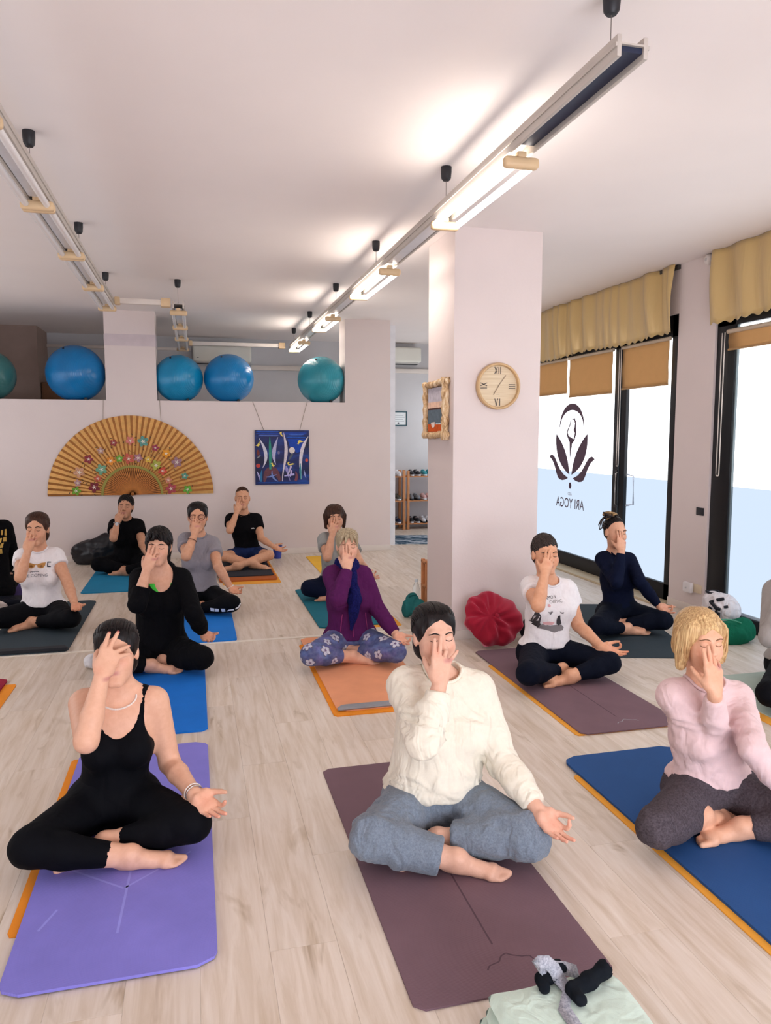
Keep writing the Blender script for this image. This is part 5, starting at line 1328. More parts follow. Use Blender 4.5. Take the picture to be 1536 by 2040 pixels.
for lab, ms, xs_, lev in SH:
    s0 = make_shoe(ms)
    for i, x in enumerate(xs_):
        s = s0 if i == 0 else copy_tree(s0)
        s.location = (x, 11.93, ZS[lev]+.001); s.rotation_euler[2] = math.radians((-3, 4)[i]); tag(s, lab, 'shoe', lab.split(' on ')[0]+' pair')
# ------------------------------------------------------------------ things by the pillar
r = root('stool_rack', (2.2, 6.3, 0), 'low pine shelf stand tucked behind the pillar', 'shelf')
for x in (1.925, 2.50):
    for y in (6.12, 6.24): keep(box('post', (x-.015, x+.015), (y-.015, y+.015), (0, .47), pine, None, .003), r)
for z in (.25, .46): keep(box('board', (1.91, 2.515), (6.10, 6.26), (z-.018, z), pine, None, .003), r)
def blob(name, prims, h, mat, label, cat, disp=None, zmin=.001):
    v, q = mesh_sdf(prims, h, None, disp); v[:,2] = np.maximum(v[:,2], zmin); o = fast_mesh(name, v, q, mat); return tag(o, label, cat)
tealc = cloth('teal_canvas', (40,104,104), .006, 500.)
b0 = px_z(826, 1226, 0.)+V(-.03,-.03,0)
tb = root('cloth_bag', tuple(b0), 'teal green cloth bag slumped on the floor by the pillar', 'bag')
v, q = mesh_sdf([el(b0+V(-.02,.0,.10), V(.06,.07,.11), .02, rotm(0,0,22)), el(b0+V(.035,-.045,.075), V(.055,.06,.085), .015, rotm(0,0,25))], .01, None, lambda v: .008*vnoise(v, 6, 3)); v[:,2] = np.maximum(v[:,2], .001); keep(fast_mesh('bag_body', v, q, tealc), tb)
keep(ribbon_tube('handle', [b0+V(-.0,-.02,.17)+V(.035*math.cos(a), -.02*math.sin(a), .03*math.sin(a)) for a in np.linspace(.0, 3.1, 9)], .006, tealc, None, 6), tb)
gl, N, L, b = base('clear_plastic', (.9,.96,1.), .08); b.inputs['Transmission Weight'].default_value = .9; b.inputs['IOR'].default_value = 1.2
bp = px_z(829, 1204, 0.); bt = root('water_bottle', tuple(bp), 'clear plastic water bottle standing behind the teal bag', 'bottle')
keep(lathe('bottle_body', [(.03,0),(.034,.01),(.034,.07),(.031,.08),(.034,.09),(.034,.15),(.02,.19),(.013,.20),(.013,.215)], gl, None, 18, tuple(bp)), bt); keep(lathe('cap', [(.015,.212),(.015,.235),(0,.236)], plain('cap_pale', (214,226,236), .4), None, 14, tuple(bp)), bt)
# red velvet cushion leaning on the pillar, black bag behind it
velv, N, L, b = base('red_velvet', s2l(152,12,42), .8, 0, .3, 0, .9); _M['red_velvet'] = velv; b.inputs['Sheen Tint'].default_value = (1,.35,.45,1); b.inputs['Sheen Roughness'].default_value = .4
cb = V(2.06, 5.06, 0); Rc = rotm(0, -28, 24)
cz = .235; nU, nR = 96, 26; vs = []; fs = []; CUc = V(2.10, 5.06, .205)
for sd in (1, -1):
    for j in range(nR):
        t = j/(nR-1)
        for i in range(nU):
            a = 2*math.pi*i/nU; sc = 1+.03*math.sin(7*a+.5)+.022*math.sin(12*a+1)+.02*math.sin(3*a)
            rr = t*.205*sc; th = .085*math.sqrt(max(0, 1-t**2.6)); ax_, az_ = rr*math.cos(a)+.05, rr*math.sin(a)+.02; rr2, a2 = math.hypot(ax_, az_), math.atan2(az_, ax_); fold = .017*min(1, rr2/.09)*math.sin(6*a2+22*rr2+1.3*math.sin(2*a2+8*rr2))+.007*math.sin(15*a2-20*rr2)*min(1, rr2/.1)
            p = V(rr*1.08*math.cos(a), -sd*(th+fold*(t < .98)), rr*.98*math.sin(a)); vs.append(CUc+Rc@p)
n = nU*nR
for s_ in (0, 1):
    for j in range(nR-1):
        for i in range(nU):
            a = s_*n+j*nU+i; b_ = s_*n+j*nU+(i+1) % nU; f = (a, b_, b_+nU, a+nU); fs.append(f if s_ == 0 else f[::-1])
vs = np.array(vs); vs[:,2] = np.maximum(vs[:,2], .002)
cu = root('cushion', (2.06, 5.07, 0), 'round gathered crimson velvet cushion leaning against the pillar', 'cushion')
keep(mk('velvet_cover', vs, fs, velv, None, True), cu); keep(lathe('button', [(.018,0),(.014,.006),(0,.008)], velv, None, 12, tuple(CUc+Rc@V(0,-.088,0)), Rc@np.array([[1,0,0],[0,0,-1],[0,1,0]], float)), cu)
blk = cloth('black_nylon', (14,17,28), .004, 900., .6, .1, .0); coral = plain('coral_piping', (238,84,92), .6)
bg = root('holdall', (2.36, 4.98, 0), 'black holdall with coral piping beside the crimson cushion', 'bag')
v, q = mesh_sdf([rc(V(2.42,5.12,.075), V(2.50,5.10,.075), .075, .075, .03), el(V(2.46,5.06,.12), V(.10,.12,.11), .04)], .011, None, lambda v: .006*vnoise(v, 7, 4)); v[:,2] = np.maximum(v[:,2], .001); keep(fast_mesh('bag_body', v, q, blk), bg)
keep(ribbon_tube('piping', [V(2.43+.075*math.cos(a), 4.945+.01*math.sin(a), .12+.095*math.sin(a)) for a in np.linspace(-.5, 2.6, 14)], .014, coral, None, 8, 1.), bg)
keep(ribbon_tube('strap', [V(2.36,4.97,.05), V(2.345,4.94,.015), V(2.39,4.90,.008), V(2.47,4.92,.006)], .010, blk, None, 6, .4), bg)
keep(ribbon_tube('emblem', [V(2.385+.02*math.cos(a)*(1+.3*math.sin(3*a)), 4.985-.004*math.sin(a), .10+.02*math.sin(a)) for a in np.linspace(0, 6, 16)], .0025, plain('emblem_grey', (150,160,180), .5), None, 5), bg)
# white bag with black letters and green bag at the window
wp = px_x(1436, 1214, 4.02); whiteb = cloth('white_canvas', (232,226,228), .008, 400.)
wr_ = root('drawstring_bag', (wp[0], wp[1], wp[2]-.13), 'white drawstring bag with bold black lettering under the window', 'bag')
v, q = mesh_sdf([el(wp+V(0,0,-.005), V(.13,.16,.135), .03), el(wp+V(-.02,.03,-.12), V(.12,.14,.10), .05), el(wp+V(0,.09,.07), V(.07,.07,.06), .05)], .010, None, lambda v: .008*vnoise(v, 6, 12)); keep(fast_mesh('bag_body', v, q, whiteb), wr_)
lb = plain('letter_black', (16,18,30), .7)
def patch(u0, v0, u1, v1, w, nm='letter'):      # straight painted stroke wrapped on the bag front
    d = px_ray(1438, 1216); d = d/np.linalg.norm(d); pts = []
    for t in np.linspace(0, 1, 6):
        x, y = u0+(u1-u0)*t, v0+(v1-v0)*t; dd = px_ray(x, y); dd /= np.linalg.norm(dd); pts.append(CAM+dd*4.3)
    dd = nrm(px_ray((u0+u1)/2, (v0+v1)/2)); pr = [el(wp+V(0,0,-.005), V(.138,.168,.143), .03), el(wp+V(-.02,.03,-.12), V(.128,.148,.108), .05)]
    pp, hit = march(pr, np.array(pts), dd, 3.)
    if hit.all(): keep(ribbon_tube(nm, pp, w, lb, None, 6), wr_)
for a in ((1408,1222,1416,1206,.011),(1414,1198,1428,1212,.012),(1440,1210,1452,1208,.010),(1412,1200,1424,1196,.012),(1420,1208,1438,1216,.012),(1428,1206,1426,1226,.012),(1432,1218,1431,1232,.012),(1424,1196,1446,1192,.013),(1410,1212,1420,1214,.010)): patch(*a)
keep(ribbon_tube('drawstring', [wp+V(0,.10,.12)+V(.05*math.cos(a), .05*math.sin(a), .004*math.sin(3*a)) for a in np.linspace(0, 6.28, 14)], .009, lb, None, 6), wr_)
greenb = cloth('green_felt', (22,104,78), .006, 400.); gp = px_z(1470, 1286, 0.)
gb = root('tote_bag', tuple(gp), 'soft dark green felt bag on the floor under the white bag', 'bag')
v, q = mesh_sdf([el(gp+V(.03,.10,.055), V(.17,.11,.09), .03), el(gp+V(-.05,.14,.06), V(.14,.10,.08), .04), el(gp+V(.11,.10,.10), V(.09,.08,.08), .04)], .010, None, lambda v: .009*vnoise(v, 5, 21)); v[:,2] = np.maximum(v[:,2], .001); keep(fast_mesh('bag_body', v, q, greenb), gb)
keep(ribbon_tube('seam', [gp+V(-.16+.34*t, .05-.10*math.sin(t*3.1)+.09, .155+.03*math.sin(t*5)) for t in np.linspace(0, 1, 12)], .005, plain('seam_green', (80,160,130), .8), None, 6), gb)
# jacket, cup, towels
blob('jacket', [el(V(-1.22,9.58,.12), V(.22,.11,.17), .05), el(V(-1.04,9.60,.20), V(.20,.10,.16), .05), el(V(-1.36,9.58,.17), V(.09,.09,.08), .05)], .014, plain('black_puffer', (12,14,22), .35), 'shiny black padded jacket bundled against the partition', 'jacket', lambda v: .012*vnoise(v, 6, 8))
cp = px_z(553, 1112, 0.); cr = root('cup', (cp[0], cp[1], 0), 'blue plastic cup on the floor by the man in shorts', 'cup')
keep(lathe('cup_body', [(.045,0),(.06,.16),(.056,.16),(.042,.01),(0,.01)], plain('cup_blue', (48,66,160), .35), None, 20, (cp[0], cp[1], 0)), cr); keep(lathe('rim', [(.061,.155),(.063,.162),(.058,.165),(.055,.16)], plain('cup_rim', (40,52,120), .4), None, 20, (cp[0], cp[1], 0)), cr)
blob('towel', [el(V(-1.72,6.75,.08), V(.17,.15,.09), .04), el(V(-1.64,6.70,.12), V(.10,.10,.08), .04), el(V(-1.86,6.72,.06), V(.13,.12,.07), .04)], .012, cloth('cream_towel', (206,192,186), .01, 200.), 'crumpled cream towel on the floor behind the sunglasses T-shirt sitter', 'towel', lambda v: .016*vnoise(v, 5, 31), .002)
o = box('bolster', (-2.05, -1.52), (7.18, 7.42), (.0075, .09), blk, None, .035, 4); tag(o, 'flat black bolster lying beyond the cream towel', 'bolster')
sp_ = px_z(183, 1334, 0.); blob('cloth', [el(sp_+V(.0,.03,.045), V(.05,.05,.05), .02), el(sp_+V(.03,.06,.03), V(.06,.05,.035), .02)], .006, cloth('white_terry', (222,222,226), .006, 200.), 'small crumpled white cloth near the bright blue foam mat', 'cloth', lambda v: .006*vnoise(v, 12, 6), .0115)
gq = px_z(1520, 1572, .02); blob('folded_blanket', [el(V(2.36,2.62,.06), V(.17,.16,.06), .03), el(V(2.30,2.72,.09), V(.15,.13,.05), .03)], .01, cloth('blue_grey_wool', (126,140,160), .006, 300.), 'blue-grey folded blanket behind the pink-sweater sitter', 'blanket', lambda v: .008*vnoise(v, 6, 41), .015)

# ------------------------------------------------------------------ the class (photo pixels for each joint; depth from the floor they sit on)
cloth('black_knit', (9,9,13), .003, 700.); cloth('black_jersey', (4,5,11), .0012, 900., .75, .1, .05); cloth('cream_fleece', (238,230,212), .005, 500.); cloth('grey_marl', (128,139,152), .005, 700., .95, .16, .2, 9., (108,118,132))
cloth('rose_knit', (228,198,198), .004, 600.); cloth('charcoal_marl', (88,80,86), .003, 500., .95, .25, .2, 9., (66,59,64))
cloth('navy_jersey', (8,14,30), .002, 900., .8); cloth('navy_knit', (11,18,42), .0025, 500., .85); cloth('white_cotton', (240,236,238), .004, 700.)
cloth('grey_cotton', (142,138,146), .004, 700.); cloth('pale_grey_cotton', (150,152,150), .004, 700.); cloth('purple_fleece', (86,32,84), .005, 300., 1., .15, .4)
cloth('ink_jersey', (14,22,46), .003, 800.); cloth('navy_shorts', (28,44,86), .004, 700.); cloth('grey_knit', (160,154,150), .004, 300.)
tint_mat('floral_print', .75, .3)
PEOPLE = []
def P_(**k): PEOPLE.append(k); return k
N_, M_, F_ = (.010, .0040), (.011, .0050), (.0135, .0064)
def floral(v, q):
    """blue leggings print: pale five-petal flowers over blurred blue and violet"""
    rs = np.random.RandomState(8)
    n1 = vnoise(v, 4.5, 3); n2 = vnoise(v, 7., 9)
    col = np.array(s2l(52,74,128))*(1-.0*n1[:,None])+np.clip(n1, 0, 1)[:,None]*np.array(s2l(110,84,140))*.5
    col += np.clip(n2, 0, 1)[:,None]*np.array(s2l(90,130,180))*.35
    fn = np.cross(v[q[:,2]]-v[q[:,0]], v[q[:,3]]-v[q[:,1]]); nr = np.zeros_like(v)
    for a in range(4): np.add.at(nr, q[:,a], fn)
    nr /= np.linalg.norm(nr, axis=1)[:,None]+1e-9
    cs = []
    for i in rs.permutation(len(v))[:900]:
        if all(np.linalg.norm(v[i]-v[j]) > .088 for j, _ in cs): cs.append((i, rs.rand()))
    for i, ph in cs:
        n = nr[i]; a = nrm(np.cross(n, V(.3,.2,.9))); b = np.cross(n, a); d = v-v[i]; x, y = d@a, d@b; z = np.abs(d@n)
        R0 = .030+.014*ph
        r = np.hypot(x, y); th = np.arctan2(y, x)+ph*6; pet = R0*(.62+.38*np.abs(np.cos(2.5*th)))
        m = (r < pet) & (z < .05)
        edge = (r > pet*.86) | (np.abs(np.cos(2.5*th)) < .16)
        col[m & ~edge] = s2l(196,198,216); col[m & edge] = s2l(52,48,84); col[m & (r < R0*.2)] = s2l(90,70,120)
    return col
P_(key='tank', label='woman in a black tank top and pearl necklace sitting on the purple mat', oy=2.98, hip=(226,1610), HT=(230,1244), CH=(232,1358), hsc=1.12, rot=(-4,-6,-3),
   shR=(164,1402), shL=(310,1396), elR=(172,1476), wrR=(203,1346), tipR=(226,1284), elL=(338,1520), wrL=(388,1582), tipL=(446,1634), kR=(60,1688), kL=(382,1640), aR=(262,1706), toeR=(366,1716), aL=(208,1680), toeL=(105,1732),
   top='tank', topname='tank_top', topmat='black_jersey', ti=.005, hem=.15, pantsmat='black_jersey', bw=.92, nails=(.45,.02,.04), skin=(.78,.45,.32), res=N_, wr_amp=.0012, cuff=.80, pi=.005, floor=.0136,
   flexR=[(8,6,6),(6,6,6),(16,14,10),(18,16,10)], spR=(.0,-.12,-.75,-.95), hair='tied')
P_(key='cream', label='woman in a cream sweatshirt and grey sweatpants sitting on a plum mat', oy=2.70, hip=(866,1600), HT=(867,1210), CH=(873,1333), hsc=1.04, rot=(2,-4,0),
   shR=(806,1368), shL=(950,1374), elR=(846,1476), wrR=(876,1362), tipR=(882,1266), elL=(998,1512), wrL=(1072,1614), tipL=(1122,1672), kR=(742,1668), kL=(1052,1664), aR=(912,1714), toeR=(1014,1744), aL=(868,1672), toeL=(775,1735),
   top='long', topname='sweatshirt', topmat='cream_fleece', ti=.026, si=.02, slvL=.9, slvR=.86, hem=.165, loose=.168, nr=(.078,.085,.05), pantsname='sweatpants', pantsmat='grey_marl', pi=.018, cuff=.80, cuffl=1.6, bw=1.02, skin=(.76,.45,.34), res=N_, floor=.0066, wr_amp=.005, fold=.0075, pw_amp=.009, hair='tied', belly=True,
   flexL=[(34,48,34),(12,14,10),(10,12,10),(13,14,10)], flexR=[(3,3,3),(3,3,3),(20,30,16),(-6,6,6)], spR=(.0,-.06,-.3,-.62))
P_(key='rose', label='blond woman in a pale pink sweater and charcoal leggings on the dark blue mat', oy=2.50, hip=(1424,1560), HT=(1405,1218), CH=(1404,1342), rot=(-6,2,0),
   shR=(1338,1386), shL=(1470,1390), elR=(1422,1470), wrR=(1424,1380), tipR=(1417,1280), elL=(1500,1492), wrL=(1578,1590), tipL=(1640,1640), kR=(1308,1648), kL=(1600,1640), aR=(1400,1628), toeR=(1475,1620), aL=(1474,1650), toeL=(1376,1684),
   top='long', topname='sweater', topmat='rose_knit', ti=.014, si=.012, slvL=.95, slvR=.9, hem=.17, nr=(.085,.085,.05), pantsmat='charcoal_marl', pi=.008, cuff=.80, bw=.98, skin=(.78,.43,.29), bust=.75, loose=.132, aw=.94, fold=.005, res=N_, wr_amp=.003, pw_amp=.004, hair='bob', hairmat='hair_blond', brow='brow_light', floor=.0146, locks=200,
   flexR=[(3,3,3),(3,3,3),(14,26,14),(16,28,14)], azR=.09, tzR=.08)
P_(key='hood', label='dark-haired woman in a black hoodie over a green top on a bright blue mat', oy=5.16, hip=(318,1285), HT=(315,1055), CH=(316,1129), rot=(-6,-2,2),
   shR=(278,1152), shL=(362,1152), elR=(274,1204), wrR=(292,1136), tipR=(308,1092), elL=(386,1222), wrL=(407,1264), tipL=(438,1304), kR=(222,1318), kL=(402,1310), aR=(304,1326), toeR=(376,1337), aL=(325,1316), toeL=(262,1330),
   top='long', nocollar=True, topname='hoodie', topmat='black_knit', ti=.018, si=.016, slvL=.82, slvR=.5, hem=.13, loose=.15, nr=(.082,.13,.115), nd=(0,-.07,.0), pantsmat='black_knit', pi=.012, cuff=.8, skin=(.72,.40,.28), res=M_, hair='short', floor=.0106)
P_(key='purple', label='fair-haired woman in a purple fleece jacket and floral leggings on the orange mat', oy=5.06, hip=(700,1270), HT=(692,1057), CH=(695,1123), rot=(-2,0,0),
   shR=(660,1146), shL=(724,1146), elR=(674,1192), wrR=(692,1133), tipR=(693,1092), elL=(752,1214), wrL=(789,1264), tipL=(813,1292), kR=(620,1304), kL=(788,1298), aR=(702,1308), toeR=(748,1319), aL=(694,1298), toeL=(640,1315),
   top='long', nocollar=True, topname='fleece_jacket', topmat='purple_fleece', ti=.016, si=.013, hem=.14, loose=.142, slvL=.93, slvR=.95, pantsmat='floral_print', pcol=floral, pres=.0055, cuff=.72, skin=(.76,.43,.31), res=M_, hair='bangs', hairmat='hair_ash', brow='brow_light', nr=(.06,.06,.04), floor=.0146)
P_(key='print', label='person with cropped dark hair in a printed white T-shirt by the red cushion', oy=4.44, hip=(1090,1300), HT=(1087,1069), CH=(1094,1145), rot=(-4,0,0), male=True,
   shR=(1056,1170), shL=(1130,1176), elR=(1072,1206), wrR=(1085,1144), tipR=(1096,1106), elL=(1152,1246), wrL=(1198,1288), tipL=(1252,1308), kR=(1052,1342), kL=(1214,1320), aR=(1120,1334), toeR=(1180,1340), aL=(1134,1348), toeL=(1078,1365),
   top='tee', topmat='white_cotton', slv=.42, ti=.014, hem=.17, loose=.135, pantsmat='navy_jersey', pi=.006, cuff=.82, skin=(.74,.38,.23), res=M_, hair='crop', hairmat='hair_grey', nr=(.068,.085,.055), floor=.0106, nd=(0,-.03,.04), wr_amp=.004,
   flexL=[(40,55,40),(12,14,10),(10,12,10),(10,12,10)])
P_(key='navy', label='woman in a navy long-sleeved top with a dreadlock bun on the far grey-green mat', oy=5.30, hip=(1236,1215), HT=(1229,1032), CH=(1230,1092), rot=(4,2,0),
   shR=(1200,1114), shL=(1254,1116), elR=(1228,1160), wrR=(1238,1098), tipR=(1238,1066), elL=(1274,1158), wrL=(1312,1206), tipL=(1343,1229), kR=(1190,1246), kL=(1322,1236), aR=(1250,1252), toeR=(1296,1260), aL=(1228,1244), toeL=(1190,1256),
   top='long', topname='long_sleeved_top', topmat='navy_knit', ti=.008, si=.006, hem=.16, bw=.92, pantsmat='navy_jersey', pi=.006, cuff=.8, skin=(.72,.38,.25), res=M_, hair='dreads', nr=(.06,.085,.05), nd=(0,-.03,.04),
   flexL=[(40,55,40),(12,14,10),(10,12,10),(10,12,10)])
P_(key='shades', label='dark-haired woman in a white T-shirt with a sunglasses print on a dark mat', oy=6.52, hip=(84,1195), HT=(71,1024), CH=(75,1089), rot=(-6,0,0),
   shR=(44,1110), shL=(112,1108), elR=(40,1150), wrR=(55,1098), tipR=(64,1062), elL=(134,1160), wrL=(150,1206), tipL=(160,1238), kR=(-14,1234), kL=(142,1232), aR=(86,1232), toeR=(130,1248), aL=(62,1240), toeL=(4,1258),
   top='tee', topmat='white_cotton', slv=.35, ti=.012, hem=.17, loose=.13, pantsmat='black_jersey', cuff=.8, skin=(.66,.34,.21), res=F_, hair='tied', hairmat='hair_brown', brow='hair_dark', floor=.0126)
P_(key='yellow', label='person in a black hoodie with yellow lettering seated in front of the partition', oy=7.55, hip=(-20,1130), HT=(-28,985), CH=(-27,1040), rot=(0,0,0),
   shR=(-56,1058), shL=(10,1052), elR=(-60,1090), wrR=(-40,1048), tipR=(-32,1012), elL=(22,1098), wrL=(14,1140), tipL=(4,1158), kR=(-90,1158), kL=(26,1152), aR=(-40,1160), toeR=(2,1164), aL=(-30,1152), toeL=(-66,1160),
   top='long', topname='hoodie', topmat='black_knit', ti=.024, si=.02, hem=.14, loose=.15, pantsmat='black_knit', res=F_, hair='tied', noface=True)
P_(key='watch', label='person with black hair and a wristwatch in a black T-shirt on the teal mat', oy=8.90, hip=(254,1105), HT=(248,988), CH=(252,1039), rot=(-4,-4,4),
   shR=(228,1046), shL=(276,1046), elR=(226,1072), wrR=(234,1040), tipR=(246,1012), elL=(284,1086), wrL=(300,1112), tipL=(312,1122), kR=(196,1124), kL=(312,1124), aR=(262,1136), toeR=(300,1140), aL=(246,1138), toeL=(216,1142),
   top='tee', topmat='black_knit', slv=.5, ti=.014, hem=.13, loose=.135, pantsname='trousers', pantsmat='black_knit', pi=.014, cuff=.92, skin=(.56,.28,.17), res=F_, hair='crop', floor=.0106)
P_(key='glasses', label='woman with round glasses in a grey T-shirt on a blue mat', oy=6.84, hip=(398,1180), HT=(394,1003), CH=(394,1062), rot=(-2,-2,0),
   shR=(369,1077), shL=(424,1084), elR=(371,1108), wrR=(388,1064), tipR=(393,1028), elL=(434,1128), wrL=(460,1172), tipL=(486,1192), kR=(332,1206), kL=(462,1202), aR=(404,1208), toeR=(446,1214), aL=(392,1212), toeL=(350,1220),
   top='tee', topmat='grey_cotton', slv=.5, ti=.014, hem=.17, loose=.132, pantsmat='black_jersey', cuff=.85, skin=(.66,.34,.21), res=F_, hair='tied', floor=.0146)
P_(key='man', label='man in a black T-shirt and navy shorts sitting against the back partition', oy=9.02, hip=(494,1098), HT=(482,972), CH=(485,1021), rot=(-2,-2,0), male=True,
   shR=(459,1034), shL=(512,1034), elR=(458,1056), wrR=(472,1020), tipR=(480,994), elL=(520,1072), wrL=(545,1089), tipL=(562,1096), kR=(446,1108), kL=(536,1106), aR=(506,1124), toeR=(527,1130), aL=(470,1128), toeL=(456,1133), wzL=.26, tiz=.21, kz=.17,
   top='tee', topmat='black_knit', slv=.5, ti=.010, hem=.14, bw=1.02, pantsname='shorts', pantsmat='navy_shorts', pi=.014, cuff=0., skin=(.64,.33,.20), res=F_, hair='buzz', hairmat='hair_brown', floor=.0325, azR=.09, azL=.085, tzR=.06, tzL=.06, lw=.95, g=1.06)
P_(key='bob', label='woman with a chestnut bob in a pale grey T-shirt on a teal mat', oy=7.00, hip=(672,1165), HT=(666,1006), CH=(670,1066), rot=(-2,0,0),
   shR=(646,1076), shL=(698,1080), elR=(652,1110), wrR=(662,1064), tipR=(668,1034), elL=(716,1120), wrL=(738,1146), tipL=(752,1152), kR=(616,1172), kL=(734,1172), aR=(686,1186), toeR=(720,1192), aL=(664,1188), toeL=(636,1194),
   top='tee', topmat='pale_grey_cotton', slv=.5, ti=.014, hem=.17, loose=.13, pantsmat='ink_jersey', pi=.012, cuff=.9, skin=(.66,.35,.23), res=F_, hair='bowl', hairmat='hair_brown', brow='hair_dark', floor=.0146, flexL=[(40,55,40),(12,14,10),(10,12,10),(10,12,10)])
P_(key='edge', label='person in a grey knitted jumper and black leggings beside the green bag', oy=3.82, hip=(1594,1340), HT=(1590,1040), CH=(1590,1128), rot=(0,0,0),
   shR=(1544,1178), shL=(1637,1178), elR=(1534,1270), wrR=(1582,1150), tipR=(1589,1090), elL=(1672,1270), wrL=(1712,1340), tipL=(1752,1365), kR=(1534,1382), kL=(1732,1370), aR=(1632,1398), toeR=(1702,1400), aL=(1617,1385), toeL=(1562,1400),
   top='long', topname='jumper', topmat='grey_knit', ti=.022, si=.02, hem=.14, loose=.155, pantsmat='black_jersey', res=F_, hair='tied', noface=True, floor=.0116)

for c_ in PEOPLE: person(c_)

# ------------------------------------------------------------------ things worn: jewellery, scarf, glasses, prints
PP = {c['key']: c for c in PEOPLE}
def on_surface(prims, pts, d, lift=.0015):
    p, hit = march(prims, np.array(pts), V(*d)); return p-V(*d)*lift, hit
def decal(c, name, outline, mat, yo=-.4, prims=None, lift=.003):
    """flat print wrapped on the garment front: outline (x, z) in the sitter's own metres"""
    pr = prims or c['_top']; o = np.array(outline); ctr = o.mean(0); pts = [V(ctr[0], yo, ctr[1])]
    rings = 3
    for k in range(1, rings+1):
        for p in o: q = ctr+(p-ctr)*k/rings; pts.append(V(q[0], yo, q[1]))
    sp, hit = march(pr, np.array(pts), V(0,1,0)); sp = sp-V(0,lift,0); n = len(o)
    if not hit.all():
        bad = ~hit; sp[bad] = sp[hit].mean(0) if hit.any() else 0
    fs = [(0, 1+(i+1) % n, 1+i) for i in range(n)]+[(1+(k-1)*n+i, 1+(k-1)*n+(i+1) % n, 1+k*n+(i+1) % n, 1+k*n+i) for k in range(1, rings) for i in range(n)]
    return mk(name, sp, [f[::-1] for f in fs], mat, c['_root'], True)
def decal_text(c, body, size, x, z, mat, name='lettering', rot=0., lift=.004):
    t = text_mesh(name, body, size, mat, c['_root'], False, 0., 'CENTER')
    cr, sr = math.cos(rot), math.sin(rot)
    P = np.array([(x+v.co.x*cr-v.co.y*sr, -.4, z+v.co.x*sr+v.co.y*cr) for v in t.data.vertices]); sp, hit = march(c['_top'], P, V(0,1,0))
    for v, p in zip(t.data.vertices, sp): v.co = p-V(0,lift,0)
    return t
# pearls, bracelet and strap of the tank-top sitter
c = PP['tank']; nb, T = c['_nb'], c['_T']; bodyP = c['_trap']+[p for p in c['_body'] if p['sy'] > 1.2 or p['r1'] == .072] if False else c['_trunk']
pearl = plain('pearl', (232,222,214), .25)
pts = []
for a in np.linspace(-2.5, 2.5, 60):
    x = .066*math.sin(a)*(1.0); z = nb[2]+.035-.075*(math.cos(a)*.5+.5)
    pts.append(V(nb[0]+x, nb[1]-.4 if abs(a) < 1.7 else nb[1]+.4, z))
pts = np.array(pts); fr = pts[:,1] < nb[1]
s1, h1 = march(bodyP, pts, V(0,1,0)); s2, h2 = march(bodyP, pts, V(0,-1,0)); ss = np.where(fr[:,None], s1-V(0,.003,0), s2+V(0,.003,0))
bm = bmesh.new()
for p in ss[fr]: bmesh.ops.create_icosphere(bm, subdivisions=1, radius=.0042, matrix=Matrix.Translation(Vector(p)))
me = bpy.data.meshes.new('necklace'); bm.to_mesh(me); bm.free(); me.materials.append(pearl); o = bpy.data.objects.new('necklace', me); COL.objects.link(o); o.parent = c['_root']
def bangle(c, e, w, fr, r, tr, mat, name):
    p = e+(w-e)*fr; d = nrm(w-e); a = nrm(np.cross(d, V(0,0,1))); b = np.cross(d, a)
    return ribbon_tube(name, [p+(a*math.cos(t)+b*math.sin(t))*r for t in np.linspace(0, 2*math.pi, 25)[:-1]], tr, mat, c['_root'], 6, 1., True)
bangle(c, c['_eL'], c['_wL'], .93, .033, .0026, pearl, 'bracelet'); bangle(c, c['_eL'], c['_wL'], .98, .032, .0022, plain('silver', (190,186,184), .25, .8), 'bracelet')
# green top and hood of the black hoodie
c = PP['hood']; nb = c['_nb']; gm = cloth('green_top', (70,190,70), .003)
pr = [el(nb+V(0,-.045,-.055), V(.085,.055,.075), .02), plane(nb+V(0,0,-.035), V(0,.0,1))]
v, q = mesh_sdf(inflate(c['_trunk'][3:], .009)+[plane(nb+V(0,0,-.20), V(0,0,-1)), dict(el(nb+V(.015,-.10,-.02), V(.055,.13,.098), .006), sub=True), plane(nb+V(0,0,-.055), V(0,0,1))], .007); fast_mesh('green_top', v, q, gm, c['_root'])
v, q = mesh_sdf([torus(nb+V(0,.035,.005), .075, .032, V(0,-.5,.85), .02), el(nb+V(0,.10,-.03), V(.09,.05,.06), .03)], .008, None, lambda v: .004*vnoise(v, 8, 3)); fast_mesh('hood', v, q, MAT('black_knit'), c['_root'])
# scarf, collar, zip of the purple fleece
c = PP['purple']; nb = c['_nb']; top = c['_top']; scm = cloth('blue_scarf', (30,34,104), .006, 300., .95, .25, .2, 12., (16,18,60)); zipm = plain('zip_magenta', (150,40,110), .5)
pr = [torus(nb+V(0,-.005,.03), .062, .026, V(0,-.35,.9), .02), torus(nb+V(0,.0,.055), .056, .022, V(.1,-.25,.95), .02)]
f0 = nb+V(.012,-.085,.0); hemz = .26
f1 = V(nb[0]+.012, c['_chest'][1]-.165, c['_chest'][2]+.02); f2 = V(nb[0]+.005, c['_chest'][1]-.165, hemz+.10); f3 = V(nb[0]+.0, c['_chest'][1]-.14, hemz-.03)
pr += [rc(f0, f1, .034, .044, .02), rc(f1, f2, .044, .034, .02), rc(f2, f3, .034, .012, .02)]
v, q = mesh_sdf(pr, .006, None, lambda v: .007*vnoise(v*V(1.6,1,.35), 14, 5)); fast_mesh('scarf', v, q, scm, c['_root'])
for sx in (-1, 1):
    pts, hit = march(top, np.array([V(sx*.082+.012*sx*t, -.5, .33-.12*t) for t in np.linspace(0, 1, 6)]), V(0,1,0)); 
    if hit.all(): ribbon_tube('zip_pocket', pts-V(0,.002,0), .0035, zipm, c['_root'], 5)
